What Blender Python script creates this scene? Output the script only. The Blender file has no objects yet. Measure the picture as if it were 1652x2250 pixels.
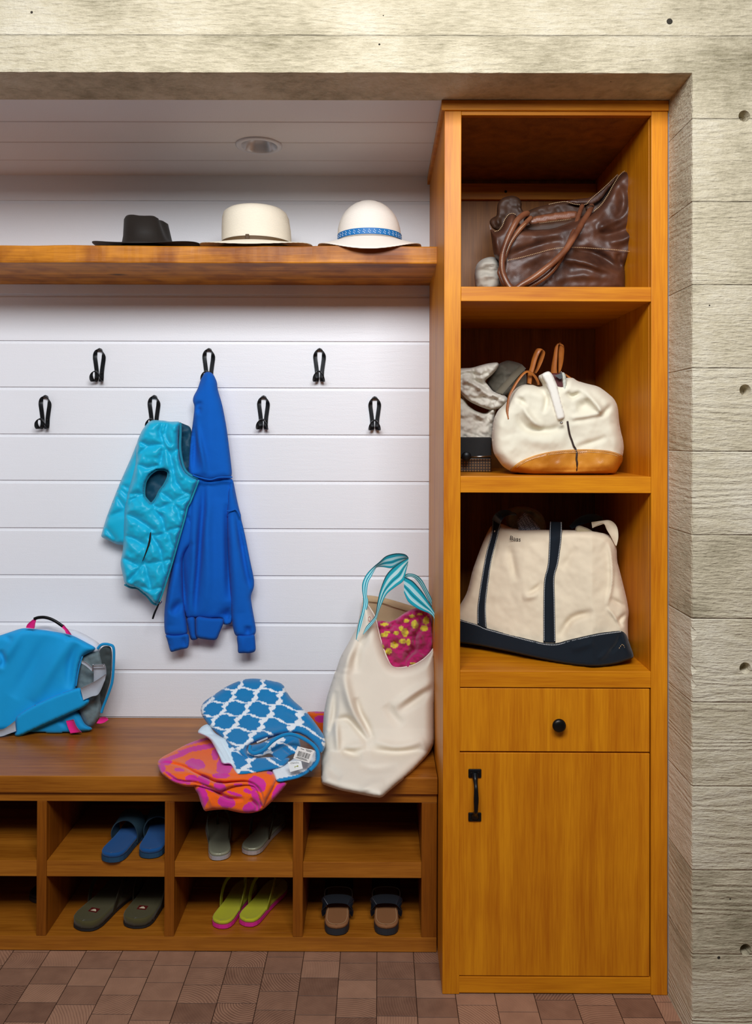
import bpy, math, random
import numpy as np
from mathutils import Vector, Matrix
from mathutils.geometry import delaunay_2d_cdt
random.seed(4)
S = bpy.context.scene
COL = S.collection
# ------------------------------------------------------------------ camera
F = 1752.0; CX, CY = 828.3, 942.8
PITCH, YAW, ROLL = .0074, -.0030, .0032
CAM = np.array([0., -2.15, 1.4998])
def _axes():
    cy, sy = math.cos(YAW), math.sin(YAW); cp, sp = math.cos(PITCH), math.sin(PITCH)
    cr, sr = math.cos(ROLL), math.sin(ROLL)
    f = np.array([sy*cp, cy*cp, sp]); r = np.array([cy, -sy, 0]); u = np.cross(r, f)
    return cr*r+sr*u, -sr*r+cr*u, f
AR, AU, AF = _axes()
cd = bpy.data.cameras.new('camera'); cam = bpy.data.objects.new('camera', cd); COL.objects.link(cam)
cd.sensor_fit = 'VERTICAL'; cd.sensor_height = 36; cd.sensor_width = 36*1652/2250
cd.lens = F/2250*36; cd.shift_x = (826-CX)/2250; cd.shift_y = (CY-1125)/2250; cd.clip_start = .05
M = Matrix.Identity(4)
for i in range(3):
    M[i][0], M[i][1], M[i][2], M[i][3] = AR[i], AU[i], -AF[i], CAM[i]
cam.matrix_world = M
S.camera = cam
# ------------------------------------------------------------------ light
S.view_settings.view_transform = 'Standard'; S.view_settings.look = 'None'
S.view_settings.gamma = 1; S.view_settings.use_curve_mapping = False
S.view_settings.exposure = 0.0
W = bpy.data.worlds.new('world'); S.world = W; W.use_nodes = True
W.node_tree.nodes['Background'].inputs[0].default_value = (.90, .94, 1, 1)
W.node_tree.nodes['Background'].inputs[1].default_value = .05
def area(name, loc, target, sx, sy, power, col):
    l = bpy.data.lights.new(name, 'AREA'); l.shape = 'RECTANGLE'; l.size = sx; l.size_y = sy
    l.energy = power; l.color = col
    o = bpy.data.objects.new(name, l); COL.objects.link(o); o.location = loc
    o.rotation_euler = (Vector(target)-Vector(loc)).to_track_quat('-Z', 'Y').to_euler()
area('window_light', (.05, -2.0, 2.82), (0.0, .4, 1.15), 1.5, .7, 72, (.94, .965, 1))
area('room_light', (-1.2, -2.6, 3.1), (0.0, .3, 1.2), 1.4, .8, 22, (.86, .92, 1))
# ------------------------------------------------------------------ projection helpers
def P(px, py, Y):
    """world point on the ray of a photo pixel at world depth Y"""
    px = np.asarray(px, float); py = np.asarray(py, float); Y = np.asarray(Y, float)
    d = ((px-CX)/F)[..., None]*AR - ((py-CY)/F)[..., None]*AU + AF
    t = (Y-CAM[1])/d[..., 1]
    return CAM + d*t[..., None]
def PZ(px, py, z):
    d = (px-CX)/F*AR - (py-CY)/F*AU + AF
    return CAM + d*((z-CAM[2])/d[2])
def crop(x0, y0, s):
    def c(*pts):
        return [(x0+p[0]/s, y0+p[1]/s)+tuple(p[2:]) for p in pts]
    return c
def lin(h):
    if isinstance(h, str):
        h = [int(h[i:i+2], 16)/255 for i in (0, 2, 4)]
    return tuple(c/12.92 if c <= .04045 else ((c+.055)/1.055)**2.4 for c in h)
# ------------------------------------------------------------------ object helpers
WL = {}
def wloc(o): return WL[o.name] if o is not None else np.zeros(3)
def tag(o, label, cat, group=None, kind=None):
    o['label'] = label; o['category'] = cat
    if group: o['group'] = group
    if kind: o['kind'] = kind
    return o
def thing(name, loc, label, cat, group=None):
    o = bpy.data.objects.new(name, None); COL.objects.link(o); o.empty_display_size = .05
    o.location = tuple(loc); WL[o.name] = np.array(loc, float)
    return tag(o, label, cat, group)
class MB:
    def __init__(s): s.v = []; s.f = []; s.c = []
    def add(s, v, f, col=None):
        n = len(s.v); s.v += [tuple(map(float, p)) for p in v]; s.f += [tuple(n+i for i in q) for q in f]
        if col is not None: s.c += [tuple(c) for c in col]
        return s
    def box(s, a, b, r=0):
        x0, y0, z0 = a; x1, y1, z1 = b
        v = [(x, y, z) for z in (z0, z1) for y in (y0, y1) for x in (x0, x1)]
        return s.add(v, [(0, 2, 3, 1), (4, 5, 7, 6), (0, 1, 5, 4), (2, 6, 7, 3), (0, 4, 6, 2), (1, 3, 7, 5)])
def build(name, mb, mat, parent=None, smooth=False, bevel=0, structure=False):
    v = np.array(mb.v, float)
    if parent is None:
        org = np.array([(v[:, 0].min()+v[:, 0].max())/2, (v[:, 1].min()+v[:, 1].max())/2, v[:, 2].min()])
        if structure: org = np.zeros(3)
        rel = org
    else:
        org = wloc(parent); rel = np.zeros(3)
    me = bpy.data.meshes.new(name); me.from_pydata([tuple(p) for p in (v-org)], [], mb.f)
    if mb.c:
        at = me.color_attributes.new('Col', 'FLOAT_COLOR', 'POINT')
        at.data.foreach_set('color', np.array([c[:3]+(1,) for c in mb.c], 'f').ravel())
    me.materials.append(mat)
    o = bpy.data.objects.new(name, me); COL.objects.link(o)
    o.location = tuple(rel); WL[o.name] = org
    if parent is not None: o.parent = parent
    if smooth: me.polygons.foreach_set('use_smooth', [True]*len(me.polygons))
    if bevel:
        m = o.modifiers.new('bevel', 'BEVEL'); m.width = bevel; m.segments = 2; m.limit_method = 'ANGLE'
    if structure: o['kind'] = 'structure'
    me.update()
    return o
def cat_rom(pts, n, closed=False):
    p = np.array(pts, float); k = len(p); out = []
    segs = k if closed else k-1
    for i in range(segs):
        g = (lambda j: p[j % k]) if closed else (lambda j: p[min(max(j, 0), k-1)])
        a, b, c, d = g(i-1), g(i), g(i+1), g(i+2)
        for t in np.linspace(0, 1, n, endpoint=False):
            out.append(.5*((2*b)+(-a+c)*t+(2*a-5*b+4*c-d)*t*t+(-a+3*b-3*c+d)*t**3))
    if not closed: out.append(p[-1])
    return np.array(out)
def path3(pts, n=6, closed=False):
    """(px,py,Y) list -> smooth world polyline"""
    q = cat_rom(pts, n, closed)
    return P(q[:, 0], q[:, 1], q[:, 2])
def tube(mb, path, r, seg=10, closed=False, flat=1.0, col=None):
    path = np.array(path, float); k = len(path)
    rr = np.full(k, r) if np.isscalar(r) else np.interp(np.linspace(0, 1, k), np.linspace(0, 1, len(r)), r)
    up = None; vs = []; prevn = None
    for i in range(k):
        a = path[(i-1) % k] if (closed or i > 0) else path[i]
        b = path[(i+1) % k] if (closed or i < k-1) else path[i]
        t = b-a; t /= np.linalg.norm(t)+1e-12
        if prevn is None:
            h = np.array([0, 1., 0]) if abs(t[1]) < .9 else np.array([1., 0, 0])
            n = np.cross(t, h)
        else: n = prevn - t*np.dot(prevn, t)
        n /= np.linalg.norm(n)+1e-12; prevn = n; bb = np.cross(t, n)
        for j in range(seg):
            a_ = 2*math.pi*j/seg
            vs.append(path[i]+rr[i]*(math.cos(a_)*n+math.sin(a_)*bb*flat))
    fs = []
    for i in range(k if closed else k-1):
        for j in range(seg):
            i2 = (i+1) % k
            fs.append((i*seg+j, i*seg+(j+1) % seg, i2*seg+(j+1) % seg, i2*seg+j))
    if not closed:
        fs.append(tuple(range(seg))[::-1]); fs.append(tuple((k-1)*seg+j for j in range(seg)))
    mb.add(vs, fs, None if col is None else [col]*len(vs))
    return mb
def band(mb, path, wd, w, t, closed=False, n=6):
    """rectangular strip swept on a path with a width direction per point"""
    q = cat_rom(np.hstack([np.array(path, float), np.array(wd, float)]), n, closed)
    k = len(q); vs = []
    for i in range(k):
        a = q[(i-1) % k, :3] if (closed or i > 0) else q[i, :3]
        b = q[(i+1) % k, :3] if (closed or i < k-1) else q[i, :3]
        T = b-a; T /= np.linalg.norm(T)+1e-12
        d = q[i, 3:6]; d = d-T*np.dot(d, T); d /= np.linalg.norm(d)+1e-12; nn = np.cross(T, d)
        c = q[i, :3]
        for s1, s2 in ((-1, -1), (1, -1), (1, 1), (-1, 1)):
            vs.append(c+d*w/2*s1+nn*t/2*s2)
    fs = []
    for i in range(k if closed else k-1):
        i2 = (i+1) % k
        for j in range(4): fs.append((i*4+j, i*4+(j+1) % 4, i2*4+(j+1) % 4, i2*4+j))
    if not closed: fs += [(3, 2, 1, 0), tuple((k-1)*4+j for j in range(4))]
    return mb.add(vs, fs)
def ribbon(mb, A, B, th=.003, cuts=1, n=6, colf=None):
    """strip between two edge lines given as (px,py,Y)"""
    a, b = path3(A, n), path3(B, n)
    k = max(len(a), len(b))
    def rs(p):
        d = np.r_[0, np.cumsum(np.linalg.norm(np.diff(p, axis=0), axis=1))]; d /= d[-1]
        return np.array([np.interp(np.linspace(0, 1, k), d, p[:, i]) for i in range(3)]).T
    a, b = rs(a), rs(b); m = cuts+1
    g = np.array([[a[i]*(1-j/cuts)+b[i]*j/cuts for j in range(m)] for i in range(k)])
    du = np.gradient(g, axis=0); dv = np.gradient(g, axis=1)
    nr = np.cross(du, dv); nr /= np.linalg.norm(nr, axis=2, keepdims=True)+1e-12
    vs = np.concatenate([(g+nr*th/2).reshape(-1, 3), (g-nr*th/2).reshape(-1, 3)]); N = k*m; fs = []
    for i in range(k-1):
        for j in range(m-1):
            q = (i*m+j, i*m+j+1, (i+1)*m+j+1, (i+1)*m+j); fs += [q, tuple(N+x for x in q[::-1])]
        for j in (0, m-1):
            q = (i*m+j, (i+1)*m+j, N+(i+1)*m+j, N+i*m+j); fs.append(q if j else q[::-1])
    for i in (0, k-1):
        for j in range(m-1):
            fs.append((i*m+j, i*m+j+1, N+i*m+j+1, N+i*m+j))
    col = None
    if colf: col = [colf(j/cuts, i/k) for _ in (0, 1) for i in range(k) for j in range(m)]
    return mb.add(vs, fs, col)
def stitches(mb, path, size=.0009, pitch=.006, duty=.62):
    path = np.array(path); d = np.r_[0, np.cumsum(np.linalg.norm(np.diff(path, axis=0), axis=1))]
    L = d[-1]; n = int(L/pitch)
    at = lambda s: np.array([np.interp(s, d, path[:, i]) for i in range(3)])
    for i in range(n):
        tube(mb, [at(i*pitch), at(i*pitch+pitch*duty)], size, 5)
    return mb
# value noise
_rng = np.random.RandomState(3); _T = _rng.rand(256, 256)
def vn(x, y):
    xi = np.floor(x).astype(int); yi = np.floor(y).astype(int); fx = x-xi; fy = y-yi
    fx = fx*fx*(3-2*fx); fy = fy*fy*(3-2*fy)
    g = lambda a, b: _T[a % 256, b % 256]
    return (g(xi, yi)*(1-fx)+g(xi+1, yi)*fx)*(1-fy)+(g(xi, yi+1)*(1-fx)+g(xi+1, yi+1)*fx)*fy-.5
def fbm(x, y, o=3):
    return sum(vn(x*2**i+7*i, y*2**i+3*i)/2**i for i in range(o))
def inside(x, y, poly):
    r = np.zeros(x.shape, bool); n = len(poly)
    for i in range(n):
        x1, y1 = poly[i]; x2, y2 = poly[(i+1) % n]
        if y1 == y2: continue
        c = ((y1 > y) != (y2 > y)) & (x < (x2-x1)*(y-y1)/(y2-y1)+x1); r ^= c
    return r
def pdist(x, y, line, closed=False):
    l = np.array(line, float)[:, :2]; d = np.full(x.shape, 1e9); n = len(l)
    for i in range(n if closed else n-1):
        a, b = l[i], l[(i+1) % n]; ab = b-a; L = ab@ab+1e-12
        t = np.clip(((x-a[0])*ab[0]+(y-a[1])*ab[1])/L, 0, 1)
        d = np.minimum(d, (x-a[0]-t*ab[0])**2+(y-a[1]-t*ab[1])**2)
    return np.sqrt(d)
def fold_w(x, y, line, w):
    """smooth crease: gaussian across, fading out at both ends"""
    l = cat_rom(np.array(line, float)[:, :2], 5); L = np.r_[0, np.cumsum(np.linalg.norm(np.diff(l, axis=0), axis=1))]
    best = np.full(x.shape, 1e9); tt = np.zeros(x.shape)
    for i in range(len(l)-1):
        a, b = l[i], l[i+1]; ab = b-a; q = ab@ab+1e-12
        t = np.clip(((x-a[0])*ab[0]+(y-a[1])*ab[1])/q, 0, 1); d = (x-a[0]-t*ab[0])**2+(y-a[1]-t*ab[1])**2
        m = d < best; best = np.where(m, d, best); tt = np.where(m, (L[i]+t*(L[i+1]-L[i]))/L[-1], tt)
    return np.exp(-best/(w*w))*np.clip(np.sin(np.pi*np.clip(tt, 0, 1)), 0, 1)**.7
def surf(out, Y, tf, R, noise=None, feats=(), it=2, step=4):
    """front surface depth of a relief body, to lay trims on it"""
    o = resample(chaikin(out, it), step)
    def f(x, y):
        x = np.atleast_1d(np.asarray(x, float)); y = np.atleast_1d(np.asarray(y, float))
        d = np.where(inside(x, y, o), pdist(x, y, o, True), 0); p = np.sqrt(1-(1-np.clip(d/R, 0, 1))**2); fade = np.clip(d/(R*.6), 0, 1)
        h = tf*p
        if noise: h = h+fade*noise[0]*fbm(x/noise[1], y/(noise[2] if len(noise) > 2 else noise[1]))
        for ft in feats: h = h+fade*ft[2]*fold_w(x, y, ft[0], ft[1])
        return (Y(x, y) if callable(Y) else np.full(x.shape, float(Y)))-h
    return f
def chaikin(p, it=2):
    p = np.array(p, float)[:, :2]
    for _ in range(it):
        q = np.roll(p, -1, 0); p = np.stack([p*.8+q*.2, p*.2+q*.8], 1).reshape(-1, 2)
    return p
def resample(p, step):
    q = np.vstack([p, p[:1]]); d = np.r_[0, np.cumsum(np.linalg.norm(np.diff(q, axis=0), axis=1))]
    n = max(8, int(d[-1]/step)); s = np.linspace(0, d[-1], n, endpoint=False)
    return np.array([np.interp(s, d, q[:, 0]), np.interp(s, d, q[:, 1])]).T
def relief(name, out, mat, parent=None, Y=.5, tf=.03, tb=.02, R=25, step=4, feats=(), holes=(), noise=None,
           colf=None, ymax=None, rest=None, it=2, puff=None, mb=None, ybias=None, lip=0):
    """soft closed body: front sheet on the traced outline bulging forward, back sheet behind it"""
    o = resample(chaikin(out, it), step); hs = [resample(chaikin(h, 2), step) for h in holes]
    x0, y0 = o.min(0); x1, y1 = o.max(0)
    gx, gy = np.meshgrid(np.arange(x0, x1, step), np.arange(y0, y1, step*.87)); gx = gx+(np.arange(gx.shape[0]) % 2)[:, None]*step/2
    gx, gy = gx.ravel(), gy.ravel()
    m = inside(gx, gy, o)
    for h in hs: m &= ~inside(gx, gy, h)
    gx, gy = gx[m], gy[m]
    db = pdist(gx, gy, o, True)
    for h in hs: db = np.minimum(db, pdist(gx, gy, h, True))
    m = db > step*.6; gx, gy = gx[m], gy[m]
    bnd = np.vstack([o]+hs); pts = np.vstack([bnd, np.stack([gx, gy], 1)])
    ed = []; s = 0
    for l in [o]+hs:
        ed += [(s+i, s+(i+1) % len(l)) for i in range(len(l))]; s += len(l)
    nb = len(bnd)
    r = delaunay_2d_cdt([Vector(p) for p in pts], ed, [], 0, 1e-5)
    V = np.array([tuple(v) for v in r[0]]); T = np.array([t for t in r[2]])
    cx, cy = V[T, 0].mean(1), V[T, 1].mean(1); k = inside(cx, cy, o)
    for h in hs: k &= ~inside(cx, cy, h)
    T = T[k]
    x, y = V[:, 0], V[:, 1]
    d = pdist(x, y, o, True)
    dh = d.copy()
    for h in hs: dh = np.minimum(dh, pdist(x, y, h, True))
    isb = dh < 1e-3
    p = np.sqrt(1-(1-np.clip(d/R, 0, 1))**2)
    fade = np.clip(d/(R*.6), 0, 1)
    Yb = Y(x, y) if callable(Y) else np.full(x.shape, float(Y))
    h = tf*p
    if noise: h = h+fade*noise[0]*fbm(x/noise[1], y/(noise[2] if len(noise) > 2 else noise[1]))
    for ft in feats:
        h = h+fade*ft[2]*fold_w(x, y, ft[0], ft[1])
    if puff:
        dd = np.full(x.shape, 1e9)
        for l in puff[0]: dd = np.minimum(dd, pdist(x, y, l))
        dd = np.minimum(dd, dh)
        h = h+puff[2]*(1-np.exp(-(dd/puff[1])**1.3))
    yf = Yb-h; yb = Yb+tb*p
    if ybias is not None: yb = np.full_like(yb, ybias)*p+Yb*(1-p)
    if ymax is not None: yf = np.minimum(yf, ymax-.002); yb = np.minimum(yb, ymax)
    yb = np.maximum(yb, yf+.001)
    yf[isb] = (np.minimum(Yb, ymax) if ymax is not None else Yb)[isb]
    fr = P(x, y, yf); bk = P(x, y, yb)
    bk[isb] = fr[isb]
    if rest is not None:
        for q in (fr, bk):
            mm = (q[:, 1] > rest[1]) & (q[:, 2] < rest[0]); q[mm, 2] = rest[0]
    n = len(V); idx = np.where(isb, np.arange(n), np.arange(n)+n)
    area2 = (x[T[:, 1]]-x[T[:, 0]])*(y[T[:, 2]]-y[T[:, 0]])-(x[T[:, 2]]-x[T[:, 0]])*(y[T[:, 1]]-y[T[:, 0]])
    Tf = np.where((area2 > 0)[:, None], T[:, ::-1], T)
    fs = [tuple(t) for t in Tf]+[tuple(idx[t[::-1]]) for t in Tf if not (isb[t].all())]
    vs = np.vstack([fr, bk])
    col = None
    if colf is not None:
        c = colf(x, y); col = np.vstack([c, c])
    own = mb is None
    if own: mb = MB()
    mb.add(vs, fs, col)
    if not own: return mb
    return build(name, mb, mat, parent, smooth=True)
# ------------------------------------------------------------------ materials
def nmat(name):
    m = bpy.data.materials.new(name); m.use_nodes = True; nt = m.node_tree
    return m, nt, nt.nodes['Principled BSDF'], lambda t, **k: _nd(nt, t, **k), nt.links.new
def _nd(nt, t, **k):
    n = nt.nodes.new(t)
    for a, b in k.items():
        if a.startswith('i_'):
            key = a[2:]; key = int(key) if key.isdigit() else key.replace('_', ' ')
            n.inputs[key].default_value = b
        else: setattr(n, a, b)
    return n
def plain(name, col, rough=.5, metal=0, spec=.5, sheen=0, bump=None, coat=0, var=0):
    m, nt, b, nd, ln = nmat(name); c = lin(col)
    b.inputs['Base Color'].default_value = c+(1,); b.inputs['Roughness'].default_value = rough
    b.inputs['Metallic'].default_value = metal; b.inputs['Specular IOR Level'].default_value = spec
    b.inputs['Sheen Weight'].default_value = sheen; b.inputs['Coat Weight'].default_value = coat
    tc = nd('ShaderNodeTexCoord')
    if var:
        nz = nd('ShaderNodeTexNoise', i_Scale=14.0, i_Detail=5.0); ln(tc.outputs['Object'], nz.inputs['Vector'])
        mx = nd('ShaderNodeMix', data_type='RGBA'); ln(nz.outputs['Fac'], mx.inputs['Factor'])
        mx.inputs[6].default_value = tuple(v*(1-var) for v in c)+(1,); mx.inputs[7].default_value = tuple(min(1, v*(1+var)) for v in c)+(1,)
        ln(mx.outputs[2], b.inputs['Base Color'])
    if bump:
        nz = nd('ShaderNodeTexNoise', i_Scale=float(bump[0]), i_Detail=4.0); ln(tc.outputs['Object'], nz.inputs['Vector'])
        bp = nd('ShaderNodeBump', i_Strength=float(bump[1]), i_Distance=float(bump[2])); ln(nz.outputs['Fac'], bp.inputs['Height'])
        ln(bp.outputs[0], b.inputs['Normal'])
    return m
def cloth(name, col=None, rough=.85, scale=900, strength=.25, sheen=.15, var=.06, fold=0):
    """woven or terry cloth; col None reads the pattern attribute"""
    m, nt, b, nd, ln = nmat(name); tc = nd('ShaderNodeTexCoord')
    b.inputs['Roughness'].default_value = rough; b.inputs['Sheen Weight'].default_value = sheen
    b.inputs['Specular IOR Level'].default_value = .25
    nz = nd('ShaderNodeTexNoise', i_Scale=18.0, i_Detail=5.0); ln(tc.outputs['Object'], nz.inputs['Vector'])
    mr = nd('ShaderNodeMapRange'); mr.inputs['To Min'].default_value = 1-var; mr.inputs['To Max'].default_value = 1+var
    ln(nz.outputs['Fac'], mr.inputs['Value'])
    mx = nd('ShaderNodeMix', data_type='RGBA', blend_type='MULTIPLY'); mx.inputs['Factor'].default_value = 1
    if col is None:
        at = nd('ShaderNodeAttribute', attribute_name='Col'); ln(at.outputs['Color'], mx.inputs[6])
    else: mx.inputs[6].default_value = lin(col)+(1,)
    ln(mr.outputs[0], mx.inputs[7]); ln(mx.outputs[2], b.inputs['Base Color'])
    fz = nd('ShaderNodeTexNoise', i_Scale=float(scale), i_Detail=2.0); ln(tc.outputs['Object'], fz.inputs['Vector'])
    bp = nd('ShaderNodeBump', i_Strength=strength, i_Distance=.001); ln(fz.outputs['Fac'], bp.inputs['Height'])
    if fold:
        f2 = nd('ShaderNodeTexNoise', i_Scale=9.0, i_Detail=3.0, i_Distortion=.6); ln(tc.outputs['Object'], f2.inputs['Vector'])
        b2 = nd('ShaderNodeBump', i_Strength=.6, i_Distance=fold); ln(f2.outputs['Fac'], b2.inputs['Height']); ln(b2.outputs[0], bp.inputs['Normal'])
    ln(bp.outputs[0], b.inputs['Normal'])
    return m
def wood(name, dark, light, axis='Z', rough=.45, fine=1.0, rustic=0, coat=.06, seed=0):
    m, nt, b, nd, ln = nmat(name); tc = nd('ShaderNodeTexCoord'); oi = nd('ShaderNodeObjectInfo')
    sc = {'Z': (1, 1, .045), 'X': (.045, 1, 1), 'Y': (1, .045, 1)}[axis]
    add = nd('ShaderNodeVectorMath', operation='MULTIPLY_ADD'); add.inputs[1].default_value = (1, 1, 1)
    cmb = nd('ShaderNodeCombineXYZ'); mu = nd('ShaderNodeMath', operation='MULTIPLY'); mu.inputs[1].default_value = 37.0
    ln(oi.outputs['Random'], mu.inputs[0])
    for i in range(3): ln(mu.outputs[0], cmb.inputs[i])
    ln(tc.outputs['Object'], add.inputs[0]); ln(cmb.outputs[0], add.inputs[2])
    mp = nd('ShaderNodeMapping'); mp.inputs['Scale'].default_value = sc; ln(add.outputs[0], mp.inputs['Vector'])
    n1 = nd('ShaderNodeTexNoise', i_Scale=26.0*fine, i_Detail=4.0, i_Distortion=.5); ln(mp.outputs[0], n1.inputs['Vector'])
    n2 = nd('ShaderNodeTexNoise', i_Scale=230.0*fine, i_Detail=3.0); ln(mp.outputs[0], n2.inputs['Vector'])
    n3 = nd('ShaderNodeTexNoise', i_Scale=4.0, i_Detail=3.0); ln(add.outputs[0], n3.inputs['Vector'])
    a1 = nd('ShaderNodeMath', operation='MULTIPLY_ADD'); a1.inputs[1].default_value = .5; ln(n1.outputs['Fac'], a1.inputs[0])
    m2 = nd('ShaderNodeMath', operation='MULTIPLY_ADD'); m2.inputs[1].default_value = .3; ln(n2.outputs['Fac'], m2.inputs[0])
    m3 = nd('ShaderNodeMath', operation='MULTIPLY'); m3.inputs[1].default_value = .2; ln(n3.outputs['Fac'], m3.inputs[0])
    ln(m3.outputs[0], m2.inputs[2]); ln(m2.outputs[0], a1.inputs[2])
    cr = nd('ShaderNodeValToRGB'); e = cr.color_ramp.elements
    e[0].position = .36; e[0].color = lin(dark)+(1,); e[1].position = .62; e[1].color = lin(light)+(1,)
    ln(a1.outputs[0], cr.inputs[0]); src = cr.outputs[0]
    if rustic:
        # knots, dark saw marks and stains
        vo = nd('ShaderNodeTexVoronoi', i_Scale=5.5); m4 = nd('ShaderNodeMapping'); m4.inputs['Scale'].default_value = (.55, 1, 1.3)
        ln(add.outputs[0], m4.inputs[0]); ln(m4.outputs[0], vo.inputs['Vector'])
        k = nd('ShaderNodeValToRGB'); k.color_ramp.elements[0].position = .035; k.color_ramp.elements[0].color = (.05, .03, .02, 1)
        k.color_ramp.elements[1].position = .12; k.color_ramp.elements[1].color = (1, 1, 1, 1); ln(vo.outputs['Distance'], k.inputs[0])
        n5 = nd('ShaderNodeTexNoise', i_Scale=9.0, i_Detail=6.0); ln(add.outputs[0], n5.inputs['Vector'])
        k2 = nd('ShaderNodeValToRGB'); k2.color_ramp.elements[0].position = .38; k2.color_ramp.elements[0].color = (.62, .52, .45, 1)
        k2.color_ramp.elements[1].position = .56; k2.color_ramp.elements[1].color = (1, 1, 1, 1); ln(n5.outputs['Fac'], k2.inputs[0])
        for s_ in (k.outputs[0], k2.outputs[0]):
            mm = nd('ShaderNodeMix', data_type='RGBA', blend_type='MULTIPLY'); mm.inputs['Factor'].default_value = 1
            ln(src, mm.inputs[6]); ln(s_, mm.inputs[7]); src = mm.outputs[2]
    ln(src, b.inputs['Base Color'])
    b.inputs['Roughness'].default_value = rough; b.inputs['Coat Weight'].default_value = coat; b.inputs['Coat Roughness'].default_value = .25
    b.inputs['Specular IOR Level'].default_value = .25
    bp = nd('ShaderNodeBump', i_Strength=.25+.5*rustic, i_Distance=.0006+.003*rustic); ln(n2.outputs['Fac'] if not rustic else n1.outputs['Fac'], bp.inputs['Height']); ln(bp.outputs[0], b.inputs['Normal'])
    return m
def concrete_mat():
    m, nt, b, nd, ln = nmat('board_formed_concrete'); tc = nd('ShaderNodeTexCoord')
    sp = nd('ShaderNodeSeparateXYZ'); ln(tc.outputs['Object'], sp.inputs[0])
    def math_(op, a, c, d=None):
        n = nd('ShaderNodeMath', operation=op)
        for i, v in enumerate((a, c, d)):
            if v is None: continue
            if isinstance(v, (int, float)): n.inputs[i].default_value = v
            else: ln(v, n.inputs[i])
        return n.outputs[0]
    z0 = float(P(1580, 626.7, -.164)[2])
    q = math_('DIVIDE', math_('SUBTRACT', sp.outputs['Z'], z0-20*.2074), .2074)
    bid = math_('FLOOR', q, None); fr = math_('FRACT', q, None)
    wn = nd('ShaderNodeTexWhiteNoise', noise_dimensions='1D'); ln(bid, wn.inputs['W'])
    off = nd('ShaderNodeVectorMath', operation='MULTIPLY_ADD'); ln(wn.outputs['Color'], off.inputs[0]); off.inputs[1].default_value = (9, 9, 3); ln(tc.outputs['Object'], off.inputs[2])
    mp = nd('ShaderNodeMapping'); mp.inputs['Scale'].default_value = (.17, .17, 1); ln(off.outputs[0], mp.inputs[0])
    # wood rings printed in the concrete
    g = nd('ShaderNodeTexNoise', i_Scale=5.0, i_Detail=2.0, i_Distortion=.3); ln(mp.outputs[0], g.inputs['Vector'])
    rings = math_('SINE', math_('MULTIPLY_ADD', g.outputs['Fac'], 95.0, math_('MULTIPLY', sp.outputs['Z'], 190.0)), None)
    fn = nd('ShaderNodeTexNoise', i_Scale=210.0, i_Detail=5.0, i_Roughness=.6); ln(mp.outputs[0], fn.inputs['Vector'])
    gr = nd('ShaderNodeTexNoise', i_Scale=110.0, i_Detail=5.0); ln(tc.outputs['Object'], gr.inputs['Vector'])
    vm = nd('ShaderNodeTexNoise', i_Scale=2.2, i_Detail=3.0); ln(off.outputs[0], vm.inputs['Vector'])
    rw = math_('MULTIPLY', rings, math_('SMOOTHSTEP' if False else 'MULTIPLY', vm.outputs['Fac'], .55))
    hgt = math_('ADD', math_('MULTIPLY_ADD', fn.outputs['Fac'], 2.0, rw), math_('MULTIPLY', gr.outputs['Fac'], .7))
    # seam between boards
    e = math_('MINIMUM', fr, math_('SUBTRACT', 1.0, fr))
    sm = nd('ShaderNodeMapRange'); sm.inputs['From Max'].default_value = .014; ln(e, sm.inputs['Value'])
    hgt = math_('ADD', hgt, math_('MULTIPLY', sm.outputs[0], 1.3))
    hgt = math_('ADD', hgt, math_('MULTIPLY', wn.outputs['Value'], .8))
    # air pockets
    vo = nd('ShaderNodeTexVoronoi', i_Scale=17.0); ln(off.outputs[0], vo.inputs['Vector'])
    ps = nd('ShaderNodeSeparateColor'); ln(vo.outputs['Color'], ps.inputs[0])
    thr = math_('MULTIPLY', math_('POWER', ps.outputs[0], 6.0), .13)
    pit = math_('LESS_THAN', vo.outputs['Distance'], thr)
    hgt = math_('SUBTRACT', hgt, math_('MULTIPLY', pit, 2.0))
    bp = nd('ShaderNodeBump', i_Strength=1.0, i_Distance=.0032); ln(hgt, bp.inputs['Height']); ln(bp.outputs[0], b.inputs['Normal'])
    big = nd('ShaderNodeTexNoise', i_Scale=2.6, i_Detail=6.0, i_Roughness=.62); ln(mp.outputs[0], big.inputs['Vector'])
    big2 = nd('ShaderNodeTexNoise', i_Scale=5.0, i_Detail=6.0); ln(off.outputs[0], big2.inputs['Vector'])
    tone = math_('ADD', math_('MULTIPLY', big.outputs['Fac'], .45), math_('MULTIPLY_ADD', big2.outputs['Fac'], .45, math_('MULTIPLY', wn.outputs['Value'], .12)))
    tone = math_('ADD', tone, math_('MULTIPLY', math_('SUBTRACT', fn.outputs['Fac'], .5), .36))
    cr = nd('ShaderNodeValToRGB'); el = cr.color_ramp.elements
    el[0].position = .30; el[0].color = lin('8f8468')+(1,); el[1].position = .72; el[1].color = lin('eae0ca')+(1,)
    mid = el.new(.50); mid.color = lin('d0c3a6')+(1,)
    ln(tone, cr.inputs[0])
    mx = nd('ShaderNodeMix', data_type='RGBA'); ln(pit, mx.inputs['Factor']); ln(cr.outputs[0], mx.inputs[6]); mx.inputs[7].default_value = lin('3a342b')+(1,)
    ln(mx.outputs[2], b.inputs['Base Color']); b.inputs['Roughness'].default_value = .85; b.inputs['Specular IOR Level'].default_value = .3
    return m
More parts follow.
